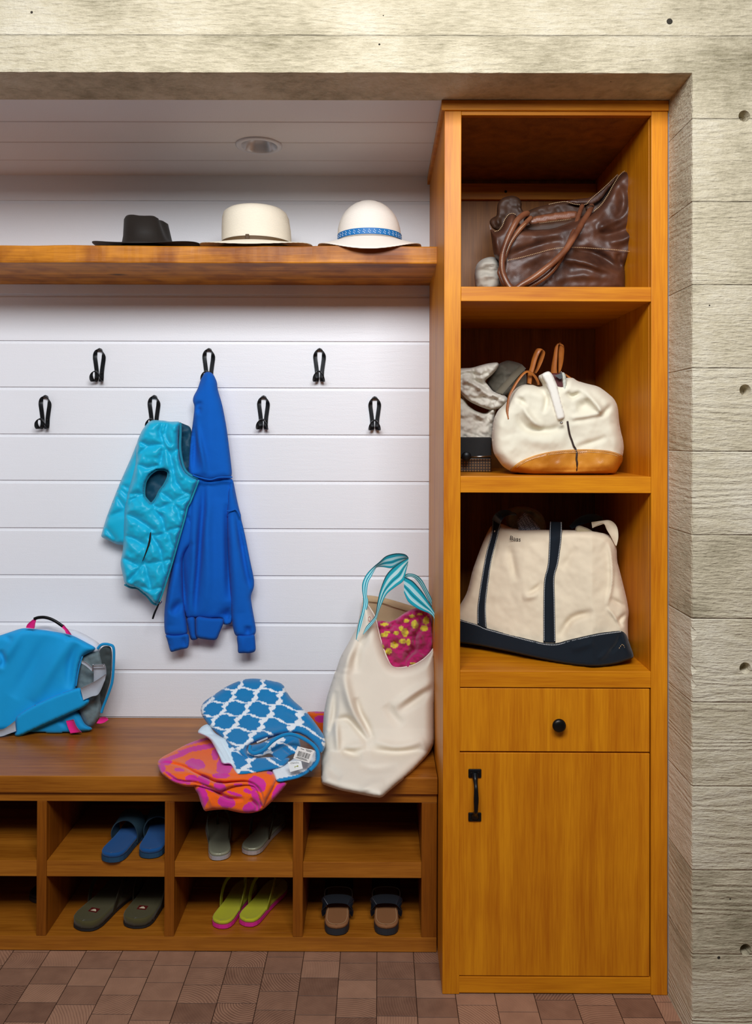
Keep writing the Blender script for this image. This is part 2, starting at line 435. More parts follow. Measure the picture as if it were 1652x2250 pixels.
def paint_mat(name, col, amt=.35):
    m, nt, b, nd, ln = nmat(name); tc = nd('ShaderNodeTexCoord')
    b.inputs['Base Color'].default_value = lin(col)+(1,); b.inputs['Roughness'].default_value = .42
    mp = nd('ShaderNodeMapping'); mp.inputs['Scale'].default_value = (.12, .12, 1); ln(tc.outputs['Object'], mp.inputs[0])
    a = nd('ShaderNodeTexNoise', i_Scale=90.0, i_Detail=4.0, i_Distortion=.4); ln(mp.outputs[0], a.inputs['Vector'])
    c = nd('ShaderNodeTexNoise', i_Scale=240.0, i_Detail=3.0); ln(tc.outputs['Object'], c.inputs['Vector'])
    s = nd('ShaderNodeMath', operation='ADD'); ln(a.outputs['Fac'], s.inputs[0]); ln(c.outputs['Fac'], s.inputs[1])
    bp = nd('ShaderNodeBump', i_Strength=amt, i_Distance=.0012); ln(s.outputs[0], bp.inputs['Height']); ln(bp.outputs[0], b.inputs['Normal'])
    return m
def floor_mat():
    m, nt, b, nd, ln = nmat('end_grain_blocks'); tc = nd('ShaderNodeTexCoord')
    sp = nd('ShaderNodeSeparateXYZ'); ln(tc.outputs['Object'], sp.inputs[0])
    def mt(op, a, c=None, d=None):
        n = nd('ShaderNodeMath', operation=op)
        for i, v in enumerate((a, c, d)):
            if v is None: continue
            if isinstance(v, (int, float)): n.inputs[i].default_value = v
            else: ln(v, n.inputs[i])
        return n.outputs[0]
    xs = float(PZ(828, 2102, 0)[0]); cw, rh = .1054, .0705
    u = mt('DIVIDE', mt('SUBTRACT', sp.outputs['X'], xs-40*cw), cw); cu = mt('FLOOR', u)
    wn = nd('ShaderNodeTexWhiteNoise', noise_dimensions='1D'); ln(cu, wn.inputs['W'])
    v = mt('ADD', mt('DIVIDE', sp.outputs['Y'], rh), mt('ADD', wn.outputs['Value'], 100.0)); cv = mt('FLOOR', v)
    cb = nd('ShaderNodeCombineXYZ'); ln(cu, cb.inputs[0]); ln(cv, cb.inputs[1])
    w2 = nd('ShaderNodeTexWhiteNoise', noise_dimensions='2D'); ln(cb.outputs[0], w2.inputs['Vector'])
    fu, fv = mt('FRACT', u), mt('FRACT', v)
    eu = mt('MULTIPLY', mt('MINIMUM', fu, mt('SUBTRACT', 1.0, fu)), cw); ev = mt('MULTIPLY', mt('MINIMUM', fv, mt('SUBTRACT', 1.0, fv)), rh*1.6)
    e = mt('MINIMUM', eu, ev)
    gap = nd('ShaderNodeMapRange'); gap.inputs['From Min'].default_value = .0004; gap.inputs['From Max'].default_value = .0014; ln(e, gap.inputs['Value'])
    # growth rings, each block from its own place in the log
    sc = nd('ShaderNodeVectorMath', operation='MULTIPLY_ADD'); ln(w2.outputs['Color'], sc.inputs[0]); sc.inputs[1].default_value = (.5, .5, 0)
    o2 = nd('ShaderNodeVectorMath', operation='ADD'); o2.inputs[1].default_value = (-.25, -.25, 0)
    loc = nd('ShaderNodeCombineXYZ'); ln(mt('MULTIPLY', mt('SUBTRACT', fu, .5), cw), loc.inputs[0]); ln(mt('MULTIPLY', mt('SUBTRACT', fv, .5), rh), loc.inputs[1])
    ln(loc.outputs[0], o2.inputs[0]); ln(o2.outputs[0], sc.inputs[2])
    dn = nd('ShaderNodeTexNoise', i_Scale=14.0, i_Detail=2.0); ln(sc.outputs[0], dn.inputs['Vector'])
    L = nd('ShaderNodeVectorMath', operation='LENGTH'); ln(sc.outputs[0], L.inputs[0])
    ring = mt('SINE', mt('MULTIPLY_ADD', L.outputs['Value'], 900.0, mt('MULTIPLY', dn.outputs['Fac'], 12.0)))
    fn = nd('ShaderNodeTexNoise', i_Scale=22.0, i_Detail=6.0); ln(tc.outputs['Object'], fn.inputs['Vector'])
    ps = nd('ShaderNodeSeparateColor'); ln(w2.outputs['Color'], ps.inputs[0])
    t = mt('ADD', mt('MULTIPLY', ring, mt('MULTIPLY', mt('POWER', ps.outputs[2], 2.5), .30)), mt('MULTIPLY_ADD', fn.outputs['Fac'], .5, mt('MULTIPLY', w2.outputs['Value'], .5)))
    cr = nd('ShaderNodeValToRGB'); el = cr.color_ramp.elements
    el[0].position = .12; el[0].color = lin('6f4f3f')+(1,); el[1].position = .85; el[1].color = lin('a87f66')+(1,)
    ln(t, cr.inputs[0])
    mx = nd('ShaderNodeMix', data_type='RGBA'); ln(gap.outputs[0], mx.inputs['Factor']); mx.inputs[6].default_value = lin('2a1a12')+(1,); ln(cr.outputs[0], mx.inputs[7])
    ln(mx.outputs[2], b.inputs['Base Color']); b.inputs['Roughness'].default_value = .5; b.inputs['Specular IOR Level'].default_value = .35
    bp = nd('ShaderNodeBump', i_Strength=.6, i_Distance=.002); ln(mt('ADD', gap.outputs[0], mt('MULTIPLY', ring, .05)), bp.inputs['Height']); ln(bp.outputs[0], b.inputs['Normal'])
    return m
CAB_D, CAB_L = 'b36206', 'd98a10'
m_cabv = wood('stained_wood_vertical', CAB_D, CAB_L, 'Z'); m_cabh = wood('stained_wood_horizontal', CAB_D, CAB_L, 'X')
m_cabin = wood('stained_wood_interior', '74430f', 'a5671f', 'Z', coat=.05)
m_ben = wood('bench_wood', '84470c', 'b06c1e', 'X', rough=.36, coat=.22); m_benv = wood('bench_wood_upright', '723b08', '985510', 'Z', rough=.4)
m_shelf = wood('reclaimed_shelf_wood', '96530f', 'dc8c22', 'X', rough=.5, rustic=.6, coat=.05)
m_conc = concrete_mat(); m_wall = paint_mat('painted_board_wall', 'f1f1f4'); m_ceil = paint_mat('painted_board_ceiling', 'e9e6e6', .25)
m_floor = floor_mat()
m_black = plain('black_metal', '17181a', .38, .6); m_bronze = plain('dark_bronze', '2b2724', .32, .8)
m_dark = plain('dark_gap', '0c0806', .9)
m_white_metal = plain('white_trim', 'e6e8ee', .35); m_reflector = plain('satin_reflector', 'e3eaf2', .3, .45)
m_silver = plain('silver_metal', 'b4b6b8', .25, 1)
# ------------------------------------------------------------------ setting
XL, XR = .1734, .7779; YW, YB, YS, Y0 = .6376, .1594, .2837, -.1641
ZT = 2.405; ZB = .5109
XLEFT = -1.62
def zat(py, Y, px=500): return float(P(px, py, Y)[2])
def xat(px, Y, py=1000): return float(P(px, py, Y)[0])
# floor
build('floor', MB().box((-4, -5, -.05), (4, 1.2, 0)), m_floor, structure=True)
# back wall, boards with a nickel gap
lines = sorted([zat(p, YW, 420) for p in (1471.5, 1367.4, 1263.6, 1160.2, 1055.8, 954, 851, 749)])
pitch = (lines[-1]-lines[0])/7; zs_ = [lines[0]-pitch*k for k in range(4, 0, -1)]+lines+[lines[-1]+pitch*k for k in range(1, 5)]
prof = [(YW+.02, -.02), (YW, -.02)]
for z in zs_:
    if z < 0: continue
    prof += [(YW, z-.0125), (YW+.0015, z-.0128), (YW+.0045, z-.0105), (YW+.0055, z), (YW, z+.0002)]
prof += [(YW, 2.5), (YW+.02, 2.5)]
def extr(prof, xa, xb):
    n = len(prof); mb = MB()
    return mb.add([(xa, y, z) for y, z in prof]+[(xb, y, z) for y, z in prof],
                  [(i, i+1, n+i+1, n+i) for i in range(n-1)]+[(n-1, 0, n, 2*n-1)])
build('wall_back', extr(prof, XLEFT-.05, XR), m_wall, structure=True)
# ceiling boards with open joints
cp = [(-.05, ZT+.06), (-.05, ZT+.003)]
for py in (269.5, 314.7, 354):
    y = float(PZ(300, py, ZT)[1]); cp += [(y-.003, ZT+.003), (y-.002, ZT+.0085), (y+.006, ZT+.003)]
cp += [(.70, ZT+.003), (.70, ZT+.06)]
mbc = extr(cp, XLEFT-.05, XR)
build('ceiling', mbc, m_ceil, structure=True)
build('wall_left', MB().box((XLEFT-.1, -.02, 0), (XLEFT, .70, ZT+.02)), m_wall, structure=True)
# concrete frame: beam over the niche and pier on the right, with formwork tie holes
def cyl(mb, c, r, axis, h, seg=24, r2=None):
    """cylinder from c along axis"""
    a = np.array(axis, float); a /= np.linalg.norm(a); t = np.array([0, 0, 1.]) if abs(a[2]) < .9 else np.array([1., 0, 0])
    u = np.cross(a, t); u /= np.linalg.norm(u); w = np.cross(a, u); r2 = r if r2 is None else r2; c = np.array(c, float)
    vs = [c+r*(math.cos(2*math.pi*i/seg)*u+math.sin(2*math.pi*i/seg)*w) for i in range(seg)]
    vs += [c+a*h+r2*(math.cos(2*math.pi*i/seg)*u+math.sin(2*math.pi*i/seg)*w) for i in range(seg)]
    return mb.add(vs, [(i, (i+1) % seg, seg+(i+1) % seg, seg+i) for i in range(seg)]+[tuple(range(seg))[::-1], tuple(range(seg, 2*seg))])
XO = .7775
# front outline polygon: beam and pier drawn as one L, jagged along the arris of the pier
rnd = random.Random(9)
arr = []
z = -.03
while z < ZT-.03:
    amp = .0022 if z > 1.3 else .0035
    big = .010 if .88 < z < 1.02 and rnd.random() < .4 else 0
    arr.append((XO+rnd.random()*amp+big, z)); z += .012
top = []
x = XO
while x > -4:
    top.append((x, ZT-.0003+rnd.random()*.0016)); x -= .02
L = [(4, -.03)]+[(4, 3.2), (-4, 3.2)]+top[::-1]+arr[::-1]
# mesh: front ring at Y0, a slightly set back ring gives the chipped arris, then straight back
mbL = MB(); n = len(L)
base = [(4, -.03), (4, 3.2), (-4, 3.2)]+[(p[0], ZT) for p in top[::-1]]+[(XO, p[1]) for p in arr[::-1]]
vs = [(p[0], Y0, p[1]) for p in L]+[(p[0], Y0+.006, p[1]) for p in base]+[(p[0], .0 if 3 <= i < 3+len(top) else .0, p[1]) for i, p in enumerate(base)]
fs = [tuple(range(n))]
for k in range(2):
    for i in range(n): fs.append((k*n+(i+1) % n, k*n+i, (k+1)*n+i, (k+1)*n+(i+1) % n))
fs.append(tuple(range(2*n, 3*n))[::-1])
mbL.add(vs, fs)
wf = build('wall_front', mbL, m_conc, structure=True)
cut = MB()
for (hx, hy) in ((1635, 255), (1637, 857), (1637, 1468), (1638, 2087)):
    c = P(hx, hy, Y0); cyl(cut, (c[0], Y0-.01, c[2]), .0150, (0, 1, 0), .045, 32, r2=.0118)
co = build('hole_cutter', cut, m_conc)
bm_ = wf.modifiers.new('holes', 'BOOLEAN'); bm_.object = co; bm_.operation = 'DIFFERENCE'; bm_.solver = 'EXACT'
dg = bpy.context.evaluated_depsgraph_get(); nm = bpy.data.meshes.new_from_object(wf.evaluated_get(dg)); wf.modifiers.clear(); wf.data = nm
bpy.data.objects.remove(co)
build('wall_right', MB().box((XO+.001, .0005, 0), (XO+.15, .75, 3.2)), m_conc, structure=True)
# caulk strip and baseboard at the reveal
build('trim_1', MB().box((XR-.001, -.004, .01), (XR+.004, .004, 2.37)), plain('grey_caulk', '8d93a3', .7), structure=True)
# ------------------------------------------------------------------ tall cabinet
G = .0002
cab = thing('storage_cabinet', ((XL+XR)/2, .28, 0), 'tall orange-stained wooden cabinet with three open shelves, a drawer and a door', 'cabinet')
xi = xat(1013, 0, 500); xo_ = xat(1431, 0, 500)
zz = lambda p: zat(p, 0, 1220)
ztop = ZT-.0285
def pbox(name, a, b, mat, parent, bevel=.0012, label=None):
    o = build(name, MB().box(a, b), mat, parent, bevel=bevel)
    if label: o['label'] = label
    return o
pbox('side_panel', (XL, .0205, .001), (XL+.02, YW-.002, ztop-G), m_cabv, cab)
pbox('side_panel', (xo_-.0005, .0205, .001), (XR-.002, .60, ztop-G), m_cabv, cab)
pbox('stile', (XL, 0, .001), (xi, .020, ztop-G), m_cabv, cab); pbox('stile', (xo_, 0, .001), (XR-.0015, .020, ztop-G), m_cabv, cab)
pbox('crown', (XL-.0085, -.006, ztop), (XR-.001, .60, ZT-.001), m_cabh, cab, label='crown strip with an overhanging edge')
pbox('crown', (XL-.0085, .6005, ztop), (XL+.004, YW-.002, ZT-.001), m_cabh, cab)
pbox('top_rail', (xi+G, .001, zz(253)), (xo_-G, .020, ztop-G), m_cabh, cab)
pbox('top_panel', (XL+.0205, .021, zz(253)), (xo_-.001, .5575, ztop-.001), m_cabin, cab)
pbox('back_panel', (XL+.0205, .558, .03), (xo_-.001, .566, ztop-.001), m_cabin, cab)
clt = pbox('cleat', (XL+.0205, .540, zat(438, .54, 1150)), (xo_-.001, .5575, zat(403, .54, 1150)), m_cabh, cab)
c = P(1111, 421, .5395); build('screw', cyl(MB(), (c[0], .5398, c[2]), .0045, (0, -1, 0), .001, 16), m_dark, clt)
shelf_z = []
for a, b in ((630, 662), (1047, 1083), (1475, 1511)):
    pbox('shelf', (xi+G, .0008, zz(b)), (xo_-G, .557, zz(a)), m_cabh if a < 1400 else m_cabh, cab); shelf_z.append(zz(a))
ZS1, ZS2, ZS3 = shelf_z
pbox('bottom_rail', (xi-.008, .0008, .004), (xo_-G, .020, zz(2148)), m_cabh, cab)
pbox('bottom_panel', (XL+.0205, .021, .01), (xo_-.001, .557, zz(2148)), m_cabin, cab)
xd0, xd1 = xat(1010.5, 0, 1650), xat(1429, 0, 1650)
dr = pbox('drawer', (xi, .0015, zz(1652)), (xo_-.0035, .020, zz(1513.5)), m_cabv, cab)
kc = P(1225, 1589, 0)
def lathe(mb, c, axis, prof, seg=28):
    a = np.array(axis, float); a /= np.linalg.norm(a); t = np.array([0, 0, 1.]) if abs(a[2]) < .9 else np.array([1., 0, 0])
    u = np.cross(a, t); u /= np.linalg.norm(u); w = np.cross(a, u); vs = []; k = len(prof); c = np.array(c, float)
    for h, r in prof:
        vs += [c+a*h+r*(math.cos(2*math.pi*i/seg)*u+math.sin(2*math.pi*i/seg)*w) for i in range(seg)]
    fs = [(j*seg+i, j*seg+(i+1) % seg, (j+1)*seg+(i+1) % seg, (j+1)*seg+i) for j in range(k-1) for i in range(seg)]
    fs += [tuple(range(seg))[::-1], tuple((k-1)*seg+i for i in range(seg))]
    return mb.add(vs, fs)
kn = build('knob', lathe(MB(), (kc[0], .0015, kc[2]), (0, -1, 0), [(0, .009), (.003, .0085), (.008, .006), (.012, .0065), (.0165, .0165), (.019, .0182), (.0225, .0178), (.0258, .014), (.0275, .008), (.028, .001)]), m_bronze, dr, smooth=True)
kn['label'] = 'round dark bronze knob'
door = pbox('door', (xi-.0075, .0015, zz(2145.5)), (xo_-.0035, .020, zz(1655.5)), m_cabv, cab)
pbox('gap_shade_sheet', (xi-.0095, .0201, zz(2148)), (xo_-G, .0204, zz(1511)), m_dark, cab, bevel=0)  # thin near-black sheet painted as the shade in the door and drawer gaps
# door pull: two footed plates joined by a bowed bar
hx = xat(1043, 0, 1745); hz0, hz1 = zz(1805), zz(1690)
hd = thing_part = bpy.data.objects.new('handle', None); COL.objects.link(hd); hd.parent = door; WL[hd.name] = wloc(door); hd['label'] = 'black iron pull with screwed end plates'
for (za, zb_) in ((hz0, hz0+.0235), (hz1-.0235, hz1)):
    build('end_plate', MB().box((hx-.0175, -.003, za), (hx+.0175, .0015, zb_)), m_black, hd, bevel=.003)
zc1, zc2 = hz0+.0215, hz1-.0215
build('grip', tube(MB(), cat_rom([(hx, -.002, zc1-.006), (hx, -.012, zc1+.004), (hx, -.026, zc1+.016), (hx, -.030, zc1+.035), (hx, -.031, (zc1+zc2)/2), (hx, -.030, zc2-.035), (hx, -.026, zc2-.016), (hx, -.012, zc2-.004), (hx, -.002, zc2+.006)], 6), [.011, .0065, .0052, .006, .0068, .0068, .006, .0052, .0065, .011], 14), m_black, hd, smooth=True)
for za in (hz0+.011, hz1-.011):
    for sx in (-.0095, .0095):
        build('screw', cyl(MB(), (hx+sx, -.0032, za), .0032, (0, -1, 0), .0012, 14, r2=.0022), m_bronze, hd)
# ------------------------------------------------------------------ bench and shoe cubbies
zc_ = lambda p: zat(p, YB+.012, 500)
build_b = MB().box((XLEFT+.001, YB, ZB-.0485), (XL-.002, YW-.0005, ZB))
bt = build('bench_top', build_b, m_ben, bevel=.002)
tag(bt, 'long orange-brown wooden bench top running along the white wall', 'bench')
YC = YB+.012; cbz = lambda p, x=500: zat(p, YC, x)
cub = thing('shoe_cubby', (-.7, .38, 0), 'orange-brown wooden shoe cubbies in two rows under the bench top', 'shoe rack')
z_tr = cbz(1762); zsA, zsB = cbz(1893.5), cbz(1928); z_dk, z_bt = cbz(2058), 0.002
xd = []
for a, b in ((80.5, 102), (361.5, 383), (643.5, 665.5)): xd.append((xat(a, YC, 1900), xat(b, YC, 1900)))
pt = xd[1][0]-xd[0][0]
for k in range(1, 5):
    a, b = xd[0][0]-pt*k, xd[0][1]-pt*k
    if a > XLEFT+.02: xd.append((a, b))
xs_end = xat(926, YC, 1900)
pbox('top_rail', (XLEFT+.001, YC, z_tr), (XL-.003, YC+.02, ZB-.0488), m_ben, cub)
pbox('bottom_rail', (XLEFT+.001, YC, z_bt), (XL-.003, YC+.02, z_dk), m_ben, cub)
pbox('deck', (XLEFT+.001, YC+.0203, z_dk-.03), (XL-.003, YW-.03, z_dk), m_ben, cub)
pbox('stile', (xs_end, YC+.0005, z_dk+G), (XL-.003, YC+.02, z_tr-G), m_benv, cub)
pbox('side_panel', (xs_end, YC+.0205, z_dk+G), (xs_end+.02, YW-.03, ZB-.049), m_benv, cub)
pbox('back_panel', (XLEFT+.001, YW-.0295, z_bt), (XL-.003, YW-.0205, ZB-.049), wood('cubby_back_shade_wood', '34200f', '4a2d14', 'Z', rough=.7, coat=0), cub)  # back panel wood darkened so its colour carries the shade inside the cubbies
xd.sort()
for a, b in xd:
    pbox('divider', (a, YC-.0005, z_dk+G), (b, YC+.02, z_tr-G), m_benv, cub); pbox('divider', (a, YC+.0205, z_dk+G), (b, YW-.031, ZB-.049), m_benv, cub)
ed_ = [(XLEFT, XLEFT+.002)]+xd+[(xs_end, 0)]
for i in range(len(ed_)-1):
    pbox('shelf', (ed_[i][1]+G, YC+.001, zsB), (ed_[i+1][0]-G, YW-.031, zsA), m_ben, cub)
# ------------------------------------------------------------------ hat shelf
sm = MB(); z0, z1 = 2.0237, 2.0771; nx = 160; rs_ = random.Random(3); vs = []
xe = xat(962, YS, 560)
xsv = np.linspace(XLEFT+.001, xe, nx)
for i, x in enumerate(xsv):
    wv = .0018*math.sin(x*9)+.0016*math.sin(x*23+1)+.0007*rs_.random(); tp = .0016*math.sin(x*7+2)+.0009*math.sin(x*31)
    xe2 = 0 if i < nx-1 else .0
    ring = [(YS+.0015+wv, z0+.001), (YS+wv, z0+.004), (YS+wv*.6-.0005, (z0+z1)/2), (YS+wv, z1-.003+tp), (YS+.003+wv, z1+tp*.5), (YW-.0008, z1), (YW-.0008, z0)]
    for (y, z) in ring: vs.append((x-(.0 if i < nx-1 else (.002+.02*max(0, (y-.32)/.3)*0)), y, z))
m7 = 7; fs = [(i*m7+j, (i+1)*m7+j, (i+1)*m7+(j+1) % m7, i*m7+(j+1) % m7) for i in range(nx-1) for j in range(m7)]
fs += [tuple(range(m7)), tuple((nx-1)*m7+j for j in range(m7))[::-1]]
sh = build('wall_shelf', sm.add(vs, fs), m_shelf); tag(sh, 'thick rustic orange-brown wooden shelf under the hats', 'shelf')
# ------------------------------------------------------------------ recessed light
lc = PZ(569, 319, ZT+.003); lc[2] = ZT+.003
rl = thing('recessed_light', tuple(lc), 'round recessed light with silver reflector in the white ceiling', 'ceiling light')
R_ = .0728
tr = MB(); lathe_open = []
seg = 48
def rings(mb, c, prof, seg=48):
    vs = []; k = len(prof)
    for r, z in prof: vs += [(c[0]+r*math.cos(2*math.pi*i/seg), c[1]+r*math.sin(2*math.pi*i/seg), c[2]+z) for i in range(seg)]
    return mb.add(vs, [(j*seg+i, j*seg+(i+1) % seg, (j+1)*seg+(i+1) % seg, (j+1)*seg+i) for j in range(k-1) for i in range(seg)])
build('trim_ring', rings(MB(), lc, [(R_, -.0002), (R_, -.003), (R_-.004, -.0055), (.060, -.006), (.0555, -.004), (.054, -.001)]), m_white_metal, rl, smooth=True)
build('reflector', rings(MB(), (lc[0], lc[1], lc[2]-.0055), [(.0555, 0.001), (.052, .006), (.046, .022), (.036, .040), (.020, .050), (.001, .053)]), m_reflector, rl, smooth=True)
# cut the ceiling over the lamp so the can sits in a real hole
cutc = build('lamp_cutter', cyl(MB(), (lc[0], lc[1], lc[2]-.02), .0565, (0, 0, 1), .0745, 40), m_ceil)
ceil_o = bpy.data.objects['ceiling']; mo = ceil_o.modifiers.new('b', 'BOOLEAN'); mo.object = cutc; mo.operation = 'DIFFERENCE'; mo.solver = 'EXACT'
dg = bpy.context.evaluated_depsgraph_get(); nm = bpy.data.meshes.new_from_object(ceil_o.evaluated_get(dg)); ceil_o.modifiers.clear(); ceil_o.data = nm
bpy.data.objects.remove(cutc)
# ------------------------------------------------------------------ wall hooks
hp = [(0, -.010, .1140), (-.0085, -.008, .1105), (-.0135, -.006, .098), (-.0150, -.004, .084), (-.0120, -.0035, .060), (-.0090, -.0035, .035), (-.0085, -.004, .014),
      (-.0100, -.012, .002), (-.0135, -.026, .001), (-.0155, -.036, .008), (-.0140, -.043, .020), (-.0080, -.047, .030), (0, -.048, .0335), (.0080, -.047, .030), (.0140, -.043, .020), (.0155, -.036, .008), (.0135, -.026, .001), (.0100, -.012, .002),
      (.0085, -.004, .014), (.0090, -.0035, .035), (.0120, -.0035, .060), (.0150, -.004, .084), (.0135, -.006, .098), (.0085, -.008, .1105)]
hw = [(0, 1, .5), (.1, 1, .3), (.6, .7, 0), (1, .2, 0), (1, 0, 0), (1, 0, 0), (1, 0, 0), (1, 0, 0), (1, .3, 0), (.8, 1, .2), (.3, 1, .2), (0, 1, .3), (0, 1, .3), (0, 1, .3), (-.3, 1, .2), (-.8, 1, .2), (-1, .3, 0), (-1, 0, 0), (-1, 0, 0), (-1, 0, 0), (-1, 0, 0), (-1, .2, 0), (-.6, .7, 0), (-.1, 1, .3)]
# keep width directions on one side round the loop
hw = [tuple(w) if i < 12 else tuple(w) for i, w in enumerate(hw)]
def hook_parts(root):
    o = build('strap_loop', band(MB(), [np.array(p)+wloc(root) for p in hp[:13]], hw[:13], .0140, .0028, n=6), m_black, root, smooth=False)
    hw2 = [(0, 1, .3), (0, 1, .3), (.3, -1, -.2), (-.8, 1, .2)]
    R2 = [np.array((-p[0], p[1], p[2]))+wloc(root) for p in hp[:13]]; W2 = [(-w[0], w[1], w[2]) for w in hw[:13]]
    build('strap_loop', band(MB(), R2, W2, .0140, .0028, n=6), m_black, root, smooth=False)
    for sx in (-1, 1):
        c = np.array([sx*.0088, -.0055, .030])+wloc(root)
        build('screw', lathe(MB(), c, (0, -1, 0), [(0, .0032), (.001, .003), (.0018, .0018), (.002, .0002)], 12), m_bronze, root, smooth=True)
hooks = [((100, 942), 'black strap hook on white wall, leftmost of the lower row'), ((219, 839), 'black strap hook on white wall, leftmost of the upper row'),
         ((339, 942), 'black strap hook holding the turquoise puffer vest'), ((459, 839), 'black strap hook holding the blue sweatshirt'),
         ((579, 943), 'empty black strap hook on white wall just right of the blue sweatshirt, lower row'), ((702, 839), 'black strap hook on white wall, rightmost of the upper row'),
         ((823, 945), 'black strap hook on white wall nearest the cabinet, lower row')]
hproto = None
for (hx_, hy_), lab in hooks:
    c = P(hx_, hy_, YW); loc = (c[0], YW-.0005, c[2])
    if hproto is None:
        hproto = thing('wall_hook', loc, lab, 'hook', 'black strap hooks on the white wall'); hook_parts(hproto)
    else:
        r = hproto.copy(); COL.objects.link(r); r.location = loc; r['label'] = lab
        for ch in list(hproto.children):
            q = ch.copy(); COL.objects.link(q); q.parent = r
# ------------------------------------------------------------------ hats
def hat(name, cpx, cy, zref, crown, brim, mat, label, cat='hat', band_=None, dent=None, tilt=0, thick=.0022, seg=96, wav=None):
    """crown: list of (z, rx_left, rx_right, ry, xoffset) ; brim(theta)->(r, z) outer"""
    X = cpx; t = thing(name, (X, cy, zref), label, cat)
    vs = []; k = len(crown)
    for (z, rl_, rr, ry, xo) in crown:
        for i in range(seg):
            a = 2*math.pi*i/seg; rx = rr if math.cos(a) > 0 else rl_
            x = X+xo+rx*math.cos(a); y = cy+ry*math.sin(a); zz_ = zref+z
            if dent: x, y, zz_ = dent(x-X, y-cy, zz_-zref, a); x += X; y += cy; zz_ += zref
            vs.append((x, y, zz_))
    mb = MB(); mb.add(vs, [(j*seg+i, j*seg+(i+1) % seg, (j+1)*seg+(i+1) % seg, (j+1)*seg+i) for j in range(k-1) for i in range(seg)]+[tuple((k-1)*seg+i for i in range(seg))])
    build('crown', mb, mat, t, smooth=True)
    z, rl_, rr, ry, xo = crown[0]; nr = 9; vs = []
    for s_ in (0, 1):
        for j in range(nr):
            f = j/(nr-1)
            for i in range(seg):
                a = 2*math.pi*i/seg; rx = rr if math.cos(a) > 0 else rl_
                bx, by, bz = brim(a)
                ff = f
                x = X+xo+(rx*(1-ff)+bx*ff)*math.cos(a); y = cy+(ry*(1-ff)+by*ff)*math.sin(a)
                zz_ = zref+z+(bz-z)*(ff**(1.0 if wav is None else wav))
                vs.append((x, y, zz_-s_*thick))
    n = nr*seg; fs = []
    for j in range(nr-1):
        for i in range(seg):
            q = (j*seg+i, j*seg+(i+1) % seg, (j+1)*seg+(i+1) % seg, (j+1)*seg+i); fs += [q, tuple(n+v for v in q[::-1])]
    for i in range(seg):
        a_, b_ = (nr-1)*seg+i, (nr-1)*seg+(i+1) % seg; fs.append((a_, b_, n+b_, n+a_))
        fs.append((i, (i+1) % seg, n+(i+1) % seg, n+i)[::-1])
    build('brim', MB().add(vs, fs), mat, t, smooth=True)
    return t
def ringband(mb, X, cy, zb, rings_, seg=96, colf=None):
    vs = []; col = []
    for k_, (z, rl_, rr, ry, xo) in enumerate(rings_):
        for i in range(seg):
            a = 2*math.pi*i/seg; rx = rr if math.cos(a) > 0 else rl_
            vs.append((X+xo+rx*math.cos(a), cy+ry*math.sin(a), zb(a)+z))
            if colf: col.append(colf(k_, a))
    k = len(rings_)
    return mb.add(vs, [(j*seg+i, j*seg+(i+1) % seg, (j+1)*seg+(i+1) % seg, (j+1)*seg+i) for j in range(k-1) for i in range(seg)], col or None)
def straw(name, col):
    m, nt, b, nd, ln = nmat(name); tc = nd('ShaderNodeTexCoord'); b.inputs['Roughness'].default_value = .7; b.inputs['Specular IOR Level'].default_value = .25
    sp = nd('ShaderNodeSeparateXYZ'); ln(tc.outputs['Object'], sp.inputs[0])
    w = nd('ShaderNodeTexWave', wave_type='BANDS', bands_direction='Z', i_Scale=95.0, i_Distortion=.5, i_Detail=1.0); ln(tc.outputs['Object'], w.inputs['Vector'])
    n = nd('ShaderNodeTexNoise', i_Scale=420.0, i_Detail=2.0); ln(tc.outputs['Object'], n.inputs['Vector'])
    s = nd('ShaderNodeMath', operation='MULTIPLY_ADD'); s.inputs[1].default_value = .6; ln(n.outputs['Fac'], s.inputs[0]); ln(w.outputs['Fac'], s.inputs[2])
    cr = nd('ShaderNodeValToRGB'); cr.color_ramp.elements[0].color = tuple(v*.82 for v in lin(col))+(1,); cr.color_ramp.elements[1].color = lin(col)+(1,); cr.color_ramp.elements[1].position = .6
    ln(s.outputs[0], cr.inputs[0]); ln(cr.outputs[0], b.inputs['Base Color'])
    bp = nd('ShaderNodeBump', i_Strength=.35, i_Distance=.0012); ln(s.outputs[0], bp.inputs['Height']); ln(bp.outputs[0], b.inputs['Normal'])
    return m
m_straw1 = straw('natural_straw', 'f2e6cf'); m_straw2 = straw('white_straw', 'f3e9dc'); m_hatdark = cloth('dark_waxed_canvas', '231d18', rough=.6, sheen=.05, scale=500)
# dark hat
Yh = .425; k_ = (Yh+2.15)/F
hx1 = xat(325, Yh, 520); zt1 = zat(480, Yh, 325)
HH = zt1-2.0785
def d1(x, y, z, a):
    # pinched front right side of the crown
    s = max(0, min(1, (z-.03)/.05)); x -= s*.020*math.exp(-((a-math.tau*.965 if a > 3 else a+.22)/.35)**2)
    z -= .012*math.exp(-(x/.03)**2)*max(0, min(1, (z-HH+.01)/.012)); return x, y, z
def cr1(h): return None
zh1 = zat(531, .33, 325)-2.0785
c1 = [(zh1, .086, .088, .098, 0), (.03, .080, .084, .092, 0), (.055, .074, .078, .085, -.002), (HH-.012, .068, .070, .078, -.006), (HH-.003, .062, .058, .070, -.008), (HH, .052, .044, .058, -.010), (HH-.004, .03, .028, .035, -.01), (HH-.006, .004, .004, .005, -.01)]
t1 = hat('felt_hat', hx1, Yh, 2.0785, c1, lambda a: (.173, .150, .006+.030*abs(math.cos(a))**2), m_hatdark, 'black wide-brimmed hat at the left of the wooden shelf', dent=d1)
